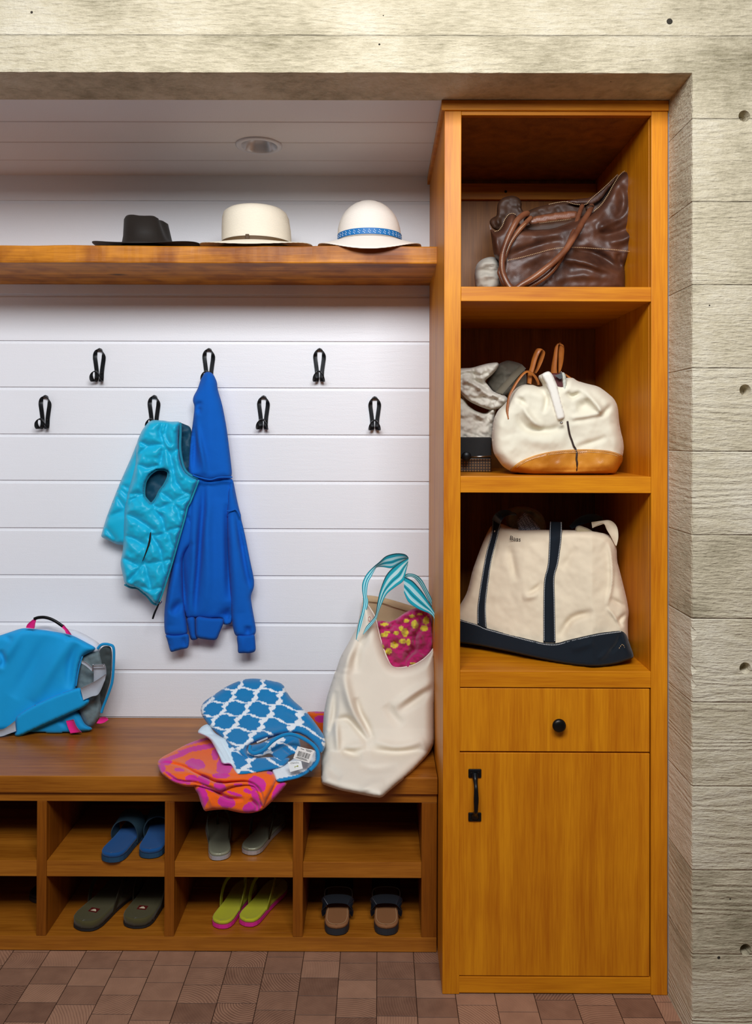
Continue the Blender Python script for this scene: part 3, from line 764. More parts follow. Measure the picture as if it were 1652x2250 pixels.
# natural straw hat with brown band
Yh = .43; hx2 = xat(564, Yh, 500); zt2 = zat(461, Yh, 563); H2 = zt2-2.0785
zh2 = zat(528, .32, 560)-2.0785
c2_ = [(zh2, .1115, .1140, .118, 0), (zh2+.01, .1115, .1130, .117, 0), (H2*.55, .1105, .1110, .115, -.001), (H2*.80, .1085, .1060, .112, -.002), (H2*.90, .104, .099, .107, -.002), (H2*.96, .092, .088, .095, -.002), (H2*.99, .070, .068, .075, -.002), (H2, .040, .04, .045, -.002), (H2, .004, .004, .005, 0)]
def b2(a): return (.182, .160, .004+.029*abs(math.cos(a))**2)
t2 = hat('straw_hat', hx2, Yh, 2.0785, c2_, b2, m_straw1, 'cream straw hat with flat crown and thin brown band, middle of the shelf', wav=2.2)
zbnd = lambda a: 2.0785+zh2+.001
build('hat_band', ringband(MB(), hx2, Yh, zbnd, [(.0, .1145, .1170, .1210, 0), (.0120, .1142, .1165, .1205, 0)]), plain('brown_ribbon', '5a4224', .7), t2, smooth=True)
bw = MB().box((hx2-.016, Yh-.1262, 2.0785+zh2), (hx2-.004, Yh-.1205, 2.0785+zh2+.016)); build('band_bow', bw, plain('brown_ribbon_knot', '4d371c', .7), t2, bevel=.002)
# white cloche hat with blue band
Yh = .408; hx3 = xat(812, Yh, 500); zt3 = zat(442.5, Yh, 812); z3r = 2.0775; H3 = zt3-z3r
zb3 = zat(513, Yh-.10, 812)-z3r
rr = .1015
c3_ = [(zb3-.004, rr, rr*1.0, .103, 0)]
for f in (.0, .15, .3, .45, .6, .72, .82, .9, .96, .99, 1.0):
    q = math.sqrt(max(0, 1-max(0, (f-.10)/.90)**2.15)); c3_.append((zb3+(H3-zb3)*f, rr*q+.0005, rr*q+.0005, .104*q+.0005, -.001-.002*f))
def b3(a):
    s = math.sin(a); front = max(0, -s)
    return (.166, .158, .003+.026*abs(math.cos(a))**2-.0165*front**3)
t3 = hat('straw_hat', hx3, Yh, z3r, c3_, b3, m_straw2, 'rounded white straw hat with blue patterned band, nearest the cabinet')
def bandcol(k_, a): return lin('0f6fb0')
zbn = lambda a: z3r+zb3-.002-.0*math.sin(a)
build('hat_band', ringband(MB(), hx3, Yh, zbn, [(0, rr+.0025, rr+.0025, .1060, 0), (.0190, rr+.0020, rr+.0020, .1055, 0)]), plain('blue_ribbon', '0c6cae', .55), t3, smooth=True)
dm = MB()
for i in range(40):
    a = math.tau*i/40
    for (da, dz, r_) in ((0, .0135, .0013), (.035, .0100, .0011), (-.02, .0075, .0013), (.02, .0042, .0013)):
        aa = a+da; cyl(dm, (hx3+(rr+.0022)*math.cos(aa), Yh+.1057*math.sin(aa), zbn(0)+dz), r_, (math.cos(aa), math.sin(aa), 0), .0008, 8)
build('band_motif', dm, plain('white_print', 'e8ecf0', .6), t3)
# ------------------------------------------------------------------ hanging clothes
c2 = crop(200, 740, 3.7545); c3 = crop(200, 1080, 3.7545)
m_vest = cloth('turquoise_quilted_nylon', '14b6dc', rough=.40, scale=500, strength=.15, sheen=.1, var=.05, fold=.004)
m_lining = cloth('teal_lining', '0a4258', rough=.55, scale=300, fold=.005); m_bind = cloth('teal_binding', '14839b', rough=.6)
YV = .555
quilt = [c2(*l) for l in ([(385, 860), (470, 905), (590, 890)], [(370, 1050), (470, 1085), (570, 1060), (600, 890)], [(600, 890), (650, 970), (680, 1110), (700, 1200)], [(590, 700), (565, 780), (600, 890)],
    [(725, 900), (660, 990), (680, 1110)], [(330, 1300), (430, 1300)], [(275, 1440), (330, 1350), (440, 1290)], [(630, 700), (610, 800), (640, 880)], [(700, 1200), (760, 1280), (800, 1300)], [(560, 1270), (680, 1360), (790, 1290)], [(680, 1360), (560, 1420), (520, 1400)], [(680, 1360), (720, 1440), (780, 1440)], [(470, 905), (400, 960), (370, 1050)], [(545, 1075), (570, 1060)])]
quilt += [c3(*l) for l in ([(280, 180), (400, 240), (510, 320)], [(270, 360), (350, 390), (440, 440)], [(245, 540), (380, 610)], [(525, 130), (600, 130), (690, 90), (800, 50)], [(525, 150), (585, 220), (610, 330)], [(610, 330), (690, 310), (750, 290)],
    [(500, 360), (560, 365), (640, 330)], [(505, 370), (570, 480), (590, 580), (430, 600)], [(590, 580), (680, 560)], [(440, 580), (470, 700), (495, 815)], [(590, 580), (600, 650), (625, 740)], [(320, 730), (430, 600)], [(495, 815), (620, 790)], [(365, 770), (495, 815)], [(640, 330), (650, 400), (700, 480)], [(720, 140), (730, 220), (750, 290)])]
front = c2((487, 685), (600, 690), (645, 700), (725, 698), (738, 712), (722, 800), (722, 920), (740, 1030), (770, 1110), (830, 1155), (888, 1180), (850, 1270), (815, 1360))+c3((790, 130), (770, 220), (720, 400), (660, 610), (600, 800), (548, 935), (510, 920), (465, 865), (420, 830), (380, 797), (325, 790), (278, 765), (262, 690), (240, 590), (262, 490), (268, 380), (268, 290), (275, 200))+c2((275, 1440), (300, 1300), (340, 1150), (368, 1040), (375, 900), (385, 850), (420, 770))
arm = c2((437, 1270), (447, 1195), (485, 1135), (540, 1095), (600, 1092), (640, 1112), (636, 1160), (600, 1230), (565, 1270), (540, 1330), (497, 1385), (465, 1350), (440, 1320))
vest = thing('puffer_vest', P(340, 1350, YV), 'turquoise quilted puffer vest hanging from a hook on the white wall', 'vest')
relief('back_panel', c2((480, 700), (385, 860), (330, 1000), (240, 1200), (130, 1480), (83, 1640))+c3((83, 375), (150, 405), (215, 437), (250, 437), (330, 470), (400, 300), (420, 0)), m_vest, vest, Y=YV+.035, tf=.026, tb=.02, R=9, step=4, ymax=YW-.002,
       puff=([c2(*l) for l in ([(375, 890), (260, 1180)], [(300, 1080), (280, 1160), (240, 1215)], [(225, 1240), (290, 1300)], [(200, 1300), (270, 1400), (300, 1430)], [(130, 1500), (290, 1420)], [(240, 1215), (300, 1250)], [(340, 1000), (300, 1100)])]+[c3([(130, 200), (270, 170)][0], (270, 170)), c3((110, 290), (200, 400))], 7, .014))
relief('front_panel', front, m_vest, vest, Y=YV, tf=.030, tb=.028, R=9, step=3.2, holes=[arm], puff=(quilt, 8, .020), noise=(.010, 16), ymax=YW-.004)
relief('lining', c2((700, 690), (755, 715), (830, 745), (835, 900), (830, 1050), (840, 1170), (780, 1180), (700, 1100), (690, 850)), m_lining, vest, Y=YV+.030, tf=.008, tb=.01, R=9, step=4, noise=(.012, 12), ymax=YW-.002)
relief('lining', c2((425, 1120), (500, 1070), (620, 1075), (665, 1120), (640, 1230), (560, 1360), (495, 1410), (420, 1340)), m_lining, vest, Y=YV+.022, tf=.002, tb=.01, R=9, step=5, noise=(.008, 10), ymax=YW-.002)
ab = P(*np.array(resample(chaikin(arm, 2), 4)).T, YV-.012)
build('armhole_binding', tube(MB(), ab, .0042, 8, closed=True), m_bind, vest, smooth=True)
nb_ = [(*p, YV-.012) for p in c2((738, 712), (738, 800), (735, 920), (752, 1030), (780, 1105), (835, 1150), (885, 1165))]
build('neck_binding', tube(MB(), path3(nb_), .0045, 8), m_bind, vest, smooth=True)
zb_ = [(*p, YV-.010) for p in c2((888, 1182), (855, 1270), (820, 1360))+c3((795, 130), (772, 225), (722, 400), (662, 610), (602, 800), (552, 935))]
build('front_zipper', tube(MB(), path3(zb_), .0032, 8), cloth('teal_zip_tape', '159fb5', rough=.5), vest, smooth=True)
hmb = [(*p, YV-.004) for p in c3((548, 937), (508, 922), (463, 868), (420, 833), (380, 800), (325, 793), (275, 768))]
build('hem_binding', tube(MB(), path3(hmb), .0028, 8), m_bind, vest, smooth=True)
pk = [(*p, YV-.046) for p in c3((492, 335), (488, 370), (478, 430), (450, 510), (425, 575))]
build('pocket_zipper', tube(MB(), path3(pk), [.0012, .003, .0034, .002, .001], 8), m_dark, vest, smooth=True)
zp = [(*p, YV-.012) for p in c3((565, 910), (548, 950), (525, 1000), (508, 1050))]
zo = build('zipper_pull', tube(MB(), path3(zp), [.0034, .0026, .0030, .0034, .0034, .003], 8), m_black, vest, smooth=True); zo['label'] = 'black zipper pull'
zs2 = [(*p, YV-.014) for p in c3((578, 905), (562, 925))]; build('zipper_slider', tube(MB(), path3(zs2), .0042, 8), m_silver, vest, smooth=True)

m_sw = cloth('bright_blue_fleece', '0660c2', rough=.92, scale=700, strength=.3, sheen=.03, var=.05, fold=.006)
m_rib = cloth('blue_ribbing', '0659b6', rough=.95, scale=420, strength=.5, sheen=.05)
YT = .592
sw = thing('hooded_sweatshirt', P(470, 1430, YT), 'bright blue hooded sweatshirt hanging from a hook beside the turquoise vest', 'sweatshirt')
fold = lambda c, w, a: (c, w, a)
relief('hood', c2((940, 290), (985, 290), (1012, 312), (1040, 375), (1043, 430), (1083, 560), (1120, 760), (1150, 1000), (1168, 1165), (1080, 1175), (1000, 1190), (935, 1190), (880, 1160), (800, 1150), (808, 1000), (822, 840), (842, 690), (855, 572), (838, 530), (845, 490), (880, 430), (905, 350)), m_sw, sw, Y=YT-.022, tf=.030, tb=.03, R=18, step=4,
       feats=[fold(c2((880, 600), (870, 700), (890, 860), (925, 1020), (940, 1140)), 6.25, 0.0240), fold(c2((862, 620), (855, 760), (850, 1000), (860, 1120)), 10, -0.0330), fold(c2((885, 430), (920, 350), (945, 300)), 5, -0.0150), fold(c2((895, 580), (880, 640)), 5, -0.0180), fold(c2((975, 310), (980, 700), (1000, 1100)), 15, 0.0090), fold(c2((855, 575), (890, 560), (900, 530)), 5, -0.0150)], ymax=YW-.002)
relief('body', c2((800, 1120), (950, 1165), (1165, 1140), (1200, 1330), (1240, 1500))+c3((1230, 200), (1200, 500), (1180, 900), (1165, 1095), (1085, 1100), (1095, 1042), (980, 1060), (862, 1040), (785, 1058), (740, 900), (700, 600), (720, 300), (800, 60)), m_sw, sw, Y=YT+.005, tf=.026, tb=.03, R=16, step=4, ymax=YW-.002,
       feats=[fold(c2((930, 1190), (925, 1400))+c3((910, 300), (890, 560), (865, 860), (862, 1030)), 6.25, -0.0330), fold(c2((945, 1190), (960, 1400))+c3((950, 300), (960, 700), (940, 1000)), 13.75, 0.0270), fold(c2((850, 1200), (850, 1500))+c3((845, 400), (850, 600), (820, 1000)), 11.25, 0.0240),
              fold(c3((845, 420), (790, 470), (755, 560), (765, 800), (780, 1000)), 6.25, -0.0270), fold(c3((1125, 100), (1135, 500), (1140, 900)), 7.5, -0.0330), fold(c3((1060, 50), (1070, 600), (1050, 1000)), 17.5, 0.0120), fold(c3((1080, 1100), (1130, 1020), (1160, 1090)), 15, -0.0300)])
build('shoulder_seam', tube(MB(), path3([(*p, YT-.058) for p in c2((838, 1140), (900, 1162), (985, 1178), (1060, 1160), (1165, 1158))]), .0026, 6), m_sw, sw, smooth=True)
relief('sleeve', c3((850, -20), (790, 80), (740, 260), (700, 430), (650, 700), (622, 850), (605, 980), (603, 1110), (613, 1190), (700, 1200), (800, 1190), (790, 1080), (770, 980), (762, 880), (755, 700), (752, 560), (780, 490), (840, 420), (860, 200)), m_sw, sw, Y=YT-.008, tf=.028, tb=.03, R=14, step=4, ymax=YW-.002,
       feats=[fold(c3((760, 900), (700, 960), (660, 1010)), 8.75, -0.0210), fold(c3((700, 600), (650, 860), (640, 1100)), 15, 0.0180), fold(c3((790, 200), (830, 250)), 3.75, -0.0090)])
relief('cuff', c3((609, 1178), (700, 1186), (806, 1166), (812, 1230), (803, 1293), (755, 1300), (700, 1315), (655, 1328), (640, 1270), (625, 1215)), m_rib, sw, Y=YT-.020, tf=.016, tb=.02, R=5, step=3.5, feats=[fold(c3((650, 1210), (665, 1310)), 3.75, -0.0060), fold(c3((760, 1200), (775, 1290)), 5, -0.0090)])
relief('sleeve', c2((1165, 1150), (1185, 1290), (1215, 1400), (1240, 1480))+c3((1235, 215), (1265, 330), (1310, 560), (1345, 720), (1345, 790), (1315, 862), (1330, 960), (1348, 1060), (1362, 1140), (1355, 1175), (1335, 1195), (1260, 1200), (1195, 1195), (1175, 1150), (1160, 1050), (1150, 850), (1135, 600), (1125, 400), (1118, 160), (1120, 0)), m_sw, sw, Y=YT-.010, tf=.026, tb=.03, R=14, step=4, ymax=YW-.002,
       feats=[fold(c3((1195, 150), (1220, 320), (1265, 560), (1320, 850)), 6.25, -0.0270), fold(c3((1160, 200), (1190, 600), (1230, 1000)), 15, 0.0150), fold(c3((1290, 1190), (1300, 1110)), 7.5, -0.0180), fold(c3((1280, 450), (1330, 720)), 12.5, 0.0150)])
build('sleeve_seam', tube(MB(), path3([(*p, YT-.042) for p in c3((1120, 160), (1160, 158), (1197, 150), (1232, 212))]), .0022, 6), m_sw, sw, smooth=True)
relief('cuff', c3((1198, 1180), (1300, 1186), (1348, 1171), (1356, 1240), (1360, 1320), (1310, 1335), (1260, 1333), (1210, 1336), (1210, 1270)), m_rib, sw, Y=YT-.022, tf=.014, tb=.02, R=5, step=3.5, feats=[fold(c3((1250, 1200), (1255, 1330)), 5, 0.0060)])
relief('waistband', c3((781, 1040), (862, 1025), (866, 1195), (886, 1212), (850, 1228), (822, 1225), (805, 1150)), m_rib, sw, Y=YT-.004, tf=.018, tb=.02, R=8, step=3.5)
relief('waistband', c3((860, 1024), (980, 1046), (1098, 1044), (1092, 1095), (1062, 1160), (1036, 1229), (950, 1222), (868, 1207), (862, 1150)), m_rib, sw, Y=YT-.018, tf=.016, tb=.02, R=6, step=3.5)
# ------------------------------------------------------------------ messenger bag
c4 = crop(0, 1320, 5.1625)
m_mb = cloth('azure_nylon', '10a3e4', rough=.7, scale=900, strength=.2, sheen=.05, var=.07); m_mb2 = cloth('azure_edge', '0e92ce', rough=.7); m_grey = cloth('grey_mesh', '6d7d80', rough=.85, scale=260, strength=.8)
m_greydk = cloth('dark_grey_lining', '3f4747', rough=.8, fold=.004); m_web = cloth('light_grey_webbing', 'aab0ba', rough=.7, scale=350, strength=.5); m_pink = cloth('hot_pink_webbing', 'f0208a', rough=.6, scale=400)
m_wht = cloth('white_nylon', 'dfe2ea', rough=.7, fold=.003)
mg = thing('messenger_bag', PZ(60, 1612, ZB), 'bright blue messenger bag with grey strap and pink tabs sitting on the bench', 'bag')
YM = .50
yM = lambda x, y: YM-.015*np.clip((y-1390)/220, 0, 1)+.025
relief('back_body', c4((-500, 500), (0, 372), (250, 310), (400, 290), (520, 278), (700, 312), (860, 330), (1010, 405), (1140, 490), (1150, 600), (1140, 1300), (1000, 1440), (600, 1480), (-500, 1480)), m_wht, mg, Y=YM+.045, tf=.02, tb=.04, R=14, step=6, ymax=YW-.004, rest=(ZB+.001, 0))
relief('edge_lining', c4((1125, 560), (1180, 510), (1255, 515), (1275, 600), (1262, 850), (1240, 960), (1180, 1130), (1150, 1270), (1060, 1300), (1050, 900)), m_greydk, mg, Y=YM+.02, tf=.006, tb=.02, R=8, step=4, noise=(.008, 9))
relief('side_gusset', c4((930, 640), (1000, 600), (1130, 560), (1165, 700), (1195, 780), (1190, 900), (1130, 1050), (1152, 1200), (1130, 1310), (1060, 1420), (990, 1440), (900, 1300), (850, 1100), (870, 800)), m_grey, mg, Y=yM, tf=.020, tb=.05, R=10, step=4, noise=(.010, 10), rest=(ZB+.001, 0), feats=[(c4((1065, 900), (1080, 1100), (1070, 1300)), 4, -.012)])
relief('lower_body', c4((-500, 1450), (0, 1480), (160, 1430), (500, 1300), (700, 1250), (870, 1250), (910, 1290), (960, 1400), (1060, 1452), (1020, 1475), (960, 1485), (800, 1505), (640, 1520), (500, 1512), (330, 1510), (0, 1540), (-500, 1560)), m_mb2, mg, Y=lambda x, y: yM(x, y)-.015, tf=.018, tb=.08, R=9, step=4, rest=(ZB+.001, 0), feats=[(c4((860, 1270), (960, 1420)), 4, -.008), (c4((690, 1300), (700, 1380), (760, 1420)), 5, -.008)])
relief('flap', c4((-500, 560), (-200, 450), (0, 393), (130, 350), (255, 308), (400, 320), (560, 340), (740, 372), (830, 395), (960, 462), (1108, 542), (1000, 592), (935, 630), (890, 750), (862, 970), (850, 1100), (600, 1300), (200, 1480), (0, 1490), (-500, 1560)), m_mb, mg, Y=lambda x, y: yM(x, y)-.022, tf=.028, tb=.04, R=14, step=4,
       feats=[(c4((250, 320), (180, 450), (60, 640), (-60, 800)), 12, 0.0150), (c4((0, 560), (40, 680), (0, 760)), 6, -0.0210), (c4((560, 360), (380, 700), (150, 1100)), 14, -0.0120), (c4((830, 400), (620, 700), (380, 1150)), 16, 0.0180), (c4((880, 480), (800, 700), (780, 1000)), 9, -0.0150), (c4((40, 360), (90, 420), (150, 440)), 6, -0.0090), (c4((740, 440), (820, 400)), 4, -0.0090)])
build('flap_edge', tube(MB(), path3([(*p, YM-.012) for p in c4((935, 632), (905, 730), (880, 850), (862, 970))]), .0026, 6), m_mb2, mg, smooth=True)
build('edge_binding', tube(MB(), path3([(*p, YM+.006) for p in c4((1108, 545), (1135, 510), (1175, 492), (1240, 498), (1288, 535), (1290, 700), (1275, 900), (1245, 1010), (1195, 1140), (1168, 1210), (1150, 1270))]), .0046, 8), m_mb2, mg, smooth=True)
Ys_ = YM-.052
ribbon(s1 := MB(), [(*p, YM-.042) for p in c4((1062, 725), (1062, 760), (1065, 860), (1060, 960))], [(*p, YM-.042) for p in c4((1185, 718), (1200, 760), (1205, 830), (1190, 900))], .002, 2); build('strap_webbing', s1, m_web, mg, smooth=True)
ribbon(s1 := MB(), [(*p, y_) for p, y_ in zip(c4((912, 992), (1000, 950), (1090, 905), (1200, 830)), (Ys_-.012, Ys_-.008, YM-.052, YM-.054))], [(*p, y_) for p, y_ in zip(c4((945, 1125), (1040, 1085), (1120, 1055), (1190, 900)), (Ys_-.012, Ys_-.008, YM-.052, YM-.052))], .002, 2); build('strap_webbing', s1, m_web, mg, smooth=True)
ribbon(s1 := MB(), [(*p, YM-.052) for p in c4((925, 680), (980, 700), (1050, 760))], [(*p, YM-.052) for p in c4((925, 710), (970, 735), (1045, 800))], .002, 1); build('strap_webbing', s1, m_web, mg, smooth=True)
for pts in (((1045, 742), (1190, 738)), ((1055, 718), (1052, 800))):
    build('buckle', tube(MB(), path3([(*p, YM-.060) for p in c4(*pts)]), .0018, 8), m_silver, mg, smooth=True)
relief('shoulder_pad', c4((182, 1310), (320, 1220), (500, 1130), (700, 1045), (900, 980), (925, 1000), (940, 1110), (1020, 1100), (1010, 1160), (950, 1210), (800, 1280), (600, 1370), (350, 1480), (205, 1548), (158, 1522), (182, 1480), (170, 1400)), m_mb, mg, Y=Ys_+.01, tf=.014, tb=.010, R=6, step=3.5, feats=[(c4((200, 1530), (350, 1462), (600, 1350), (940, 1195), (1000, 1120)), 1.6, -.003)], rest=(ZB+.0006, 0))
ribbon(s1 := MB(), [(*p, Ys_-.002) for p in c4((-300, 1470), (0, 1462), (80, 1430), (172, 1360))], [(*p, Ys_-.002) for p in c4((-300, 1580), (0, 1540), (90, 1512), (182, 1478))], .002, 2); build('strap_webbing', s1, m_web, mg, smooth=True)
for A, B in ((((750, 1362), (770, 1430), (800, 1503)), ((835, 1346), (870, 1430), (925, 1492))), (((1095, 1388), (1140, 1392), (1185, 1380), (1228, 1350)), ((1130, 1330), (1160, 1318), (1200, 1322), (1220, 1332)))):
    yy = YM-.034 if A[0][0] < 800 else YM+.005
    ribbon(s1 := MB(), [(*p, yy) for p in c4(*A)], [(*p, yy) for p in c4(*B)], .002, 2); o = build('tab', s1, m_pink, mg, smooth=True); o['label'] = 'hot pink tab'
ribbon(s1 := MB(), [(*p, YM-.03) for p in c4((295, 306), (310, 270), (345, 235), (385, 205))], [(*p, YM-.03) for p in c4((388, 316), (395, 290), (400, 255), (410, 222))], .0022, 2); o = build('handle_end', s1, m_pink, mg, smooth=True); o['label'] = 'hot pink handle end'
ribbon(s1 := MB(), [(*p, YM-.03) for p in c4((722, 270), (745, 300), (780, 340), (812, 388))], [(*p, YM-.03) for p in c4((700, 300), (735, 335), (742, 352), (750, 372))], .0022, 2); o = build('handle_end', s1, m_pink, mg, smooth=True); o['label'] = 'hot pink handle end'
build('handle', tube(MB(), path3([(*p, YM-.03) for p in c4((388, 208), (430, 192), (500, 188), (570, 205), (640, 240), (712, 290))]), .0052, 10, flat=.8), m_black, mg, smooth=True)
# ------------------------------------------------------------------ towels on the bench
c5 = crop(320, 1460, 3.933)
m_terry = cloth('terry_towel', None, rough=.95, scale=650, strength=.9, sheen=.25, var=.10)
NODES = [(1, 0, 790, 190), (2, 0, 980, 200), (3, 0, 1180, 265), (0, 0, 640, 240), (0, 1, 530, 355), (1, 1, 700, 320), (2, 1, 920, 310), (3, 1, 1130, 370), (1, 2, 600, 430), (2, 2, 830, 440), (3, 2, 1060, 455), (4, 2, 1300, 490), (2, 3, 735, 575), (3, 3, 980, 580), (4, 3, 1180, 640), (1, 3, 560, 530)]
_A = lambda x, y: np.stack([np.ones_like(x), x, y, x*y, x*x, y*y], -1)
_n = np.array(NODES, float); _xy = c5(*[(a[2], a[3]) for a in NODES]); _x = (np.array([p[0] for p in _xy])-560)/100; _y = (np.array([p[1] for p in _xy])-1560)/100
_ci = np.linalg.lstsq(_A(_x, _y), _n[:, 0], rcond=None)[0]; _cj = np.linalg.lstsq(_A(_x, _y), _n[:, 1], rcond=None)[0]
BLU, WHT = np.array(lin('107ab4')), np.array(lin('e8eef2'))
def trellis(x, y, shift=(0, 0), wob=.5):
    a, b = (x-560)/100, (y-1560)/100; M_ = _A(a, b); u = M_@_ci+shift[0]; v = M_@_cj+shift[1]
    u2 = u+.07*np.sin(2*np.pi*v); v2 = v+.09*np.sin(2*np.pi*u)
    du = np.abs(u2-np.round(u2)); dv = np.abs(v2-np.round(v2))
    wu = .085+.045*np.cos(4*np.pi*(v2-.25)); wv = .060+.02*np.cos(4*np.pi*u2)
    nz = .03*vn(x/2.2, y/2.2)
    w = (du < wu+nz) | (dv < wv+nz)
    return np.where(w[:, None], WHT, BLU)
def blotch(x, y):
    n = fbm(x/13, y/13, 2)+.02; return np.where((n > .02)[:, None], WHT, BLU)
yT = lambda y, k: np.interp(y, k[0], k[1])
bt1 = thing('beach_towel', PZ(590, 1690, ZB), 'folded blue and white lattice-patterned towel on top of the orange towel', 'towel')
YT1 = lambda x, y: np.interp(y, [1488, 1530, 1600, 1650, 1700, 1722], [.47, .41, .29, .195, .095, .055])+.02*np.clip((x-660)/60, 0, 1)
relief('lower_layer', c5((450, 575), (490, 530), (545, 510), (600, 600), (700, 640), (760, 700), (880, 800), (1250, 800), (1235, 840), (1180, 892), (1100, 910), (1000, 930), (900, 950), (795, 960), (770, 930), (745, 870), (720, 860), (660, 862), (640, 800), (600, 720), (560, 650), (500, 612), (455, 600)), m_terry, bt1, Y=lambda x, y: YT1(x, y)+.0, tf=.020, tb=.10, R=7, step=2.2, colf=lambda x, y: np.where((x-y*0 < 320+(660+ (y-1460)*3.933*.0)/3.933+ (y-1600)*.35)[:, None], WHT*np.array([.85, .95, 1.0]), trellis(x, y, (.3, .4))), rest=(ZB+.015, YB-.002),
       feats=[(c5((560, 640), (640, 760), (700, 860)), 2.2, -.008), (c5((640, 640), (720, 780), (780, 940)), 2.2, -.007), (c5((460, 590), (560, 600), (640, 610)), 2, -.005)])
relief('hem_panel', c5((1085, 900), (1180, 880), (1300, 800), (1400, 720), (1500, 760), (1502, 820), (1470, 880), (1400, 945), (1320, 985), (1240, 1003), (1135, 1022), (1110, 960)), m_terry, bt1, Y=lambda x, y: YT1(x, y)+.005, tf=.012, tb=.05, R=6, step=2.2, rest=(ZB+.015, YB-.002),
       colf=lambda x, y: np.where((pdist(x, y, c5((1500, 740), (1500, 830), (1465, 885), (1400, 945), (1320, 985), (1240, 1003), (1155, 1020))) < 8.5)[:, None], BLU*1.15, WHT*.92))
relief('inner_fold', c5((890, 700), (1000, 680), (1150, 600), (1320, 590), (1340, 700), (1330, 760), (1230, 790), (1190, 860), (1150, 880), (1080, 760), (990, 800), (930, 835), (880, 825), (870, 760)), m_terry, bt1, Y=lambda x, y: YT1(x, y)-.002, tf=.018, tb=.03, R=6, step=2.2, colf=lambda x, y: trellis(x, y, (.15, .55))*.98,
       feats=[(c5((1080, 770), (1130, 840), (1180, 880)), 3, -.016), (c5((930, 790), (1060, 760), (1180, 700), (1290, 640)), 3, -.014), (c5((1180, 720), (1270, 790)), 3, -.012), (c5((900, 780), (960, 740)), 3, -.01)])
relief('top_fold', c5((475, 385), (490, 340), (520, 310), (590, 262), (680, 200), (760, 160), (850, 127), (930, 120), (1000, 125), (1090, 142), (1165, 158), (1200, 190), (1220, 240), (1262, 300), (1380, 400), (1440, 470), (1495, 545), (1540, 612), (1556, 680), (1540, 750), (1505, 770), (1490, 720), (1450, 675), (1390, 625), (1320, 592), (1250, 590), (1160, 605), (1060, 640), (960, 670), (890, 695), (872, 740), (892, 800), (897, 828), (860, 815), (800, 775), (740, 710), (680, 650), (600, 580), (545, 525), (505, 470), (480, 430)), m_terry, bt1, Y=YT1, tf=.030, tb=.07, R=13, step=2.2, colf=trellis, it=1,
       feats=[(c5((1170, 150), (1215, 240), (1250, 300)), 2.5, -.010), (c5((1200, 400), (1350, 470), (1480, 600)), 5, -.006), (c5((880, 640), (1050, 600), (1250, 560)), 9, .010), (c5((480, 400), (560, 520), (700, 650), (850, 780)), 5, .006)])
build('hem', tube(MB(), path3([(*p, y_) for p, y_ in zip(c5((905, 700), (900, 745), (945, 768), (1020, 735), (1100, 660), (1180, 615), (1270, 605), (1380, 650), (1460, 710), (1492, 780), (1478, 850), (1420, 915)), (.155, .145, .135, .135, .145, .155, .16, .155, .14, .125, .11, .085))]), .0052, 8), cloth('blue_hem', '1080b8', rough=.9), bt1, smooth=True)
tg = MB(); q = [P(x, y, Y) for (x, y), Y in zip(c5((1313, 706), (1460, 745), (1412, 852), (1275, 810)), (.100, .100, .075, .075))]
def quad(mb, q, th=.0008):
    q = np.array(q); n = np.cross(q[1]-q[0], q[3]-q[0]); n /= np.linalg.norm(n)
    if n[1] > 0: n = -n
    return mb.add(list(q)+list(q-n*th), [(0, 1, 2, 3), (7, 6, 5, 4)]+[(i, 4+i, 4+(i+1) % 4, (i+1) % 4) for i in range(4)])
m_tag = plain('paper_tag', 'dcd6d0', .7); m_ink = plain('black_print', '1a1a1c', .7)
tgo = build('paper_tag', quad(tg, q), m_tag, bt1); q = np.array(q)
def onq(q, u, v, lift=.0010):
    q = np.array(q); n = np.cross(q[1]-q[0], q[3]-q[0]); n /= np.linalg.norm(n); n = n if n[1] < 0 else -n
    return (q[0]*(1-u)+q[1]*u)*(1-v)+(q[3]*(1-u)+q[2]*u)*v+n*lift
bc = MB(); rb_ = random.Random(5); u = .16
while u < .86:
    w = rb_.choice((.010, .016, .028)); quad(bc, [onq(q, u, .34), onq(q, u+w, .34), onq(q, u+w, .74), onq(q, u, .74)], .0002); u += w+rb_.choice((.014, .02, .03))
for (u, v, w) in ((.18, .80, .6), (.12, .88, .74), (.5, .08, .38), (.22, .12, .2), (.56, .16, .28)):
    quad(bc, [onq(q, u, v), onq(q, u+w, v), onq(q, u+w, v+.03), onq(q, u, v+.03)], .0002)
build('tag_print', bc, m_ink, tgo)
q2 = [P(x, y, Y) for (x, y), Y in zip(c5((1228, 842), (1342, 830), (1358, 900), (1248, 930)), (.078, .078, .066, .066))]
lb = build('sewn_label', quad(MB(), q2), plain('white_label', 'e4e4e2', .7), bt1)
m_olive = plain('olive_print', '9aa04a', .7); km = MB()
cyl(km, onq(q2, .66, .58), .0022, (0, -1, 0), .0006, 12); quad(km, [onq(q2, .42, .55), onq(q2, .62, .55), onq(q2, .62, .61), onq(q2, .42, .61)], .0003); quad(km, [onq(q2, .42, .61), onq(q2, .46, .61), onq(q2, .46, .72), onq(q2, .42, .72)], .0003)
build('label_emblem', km, m_olive, lb)
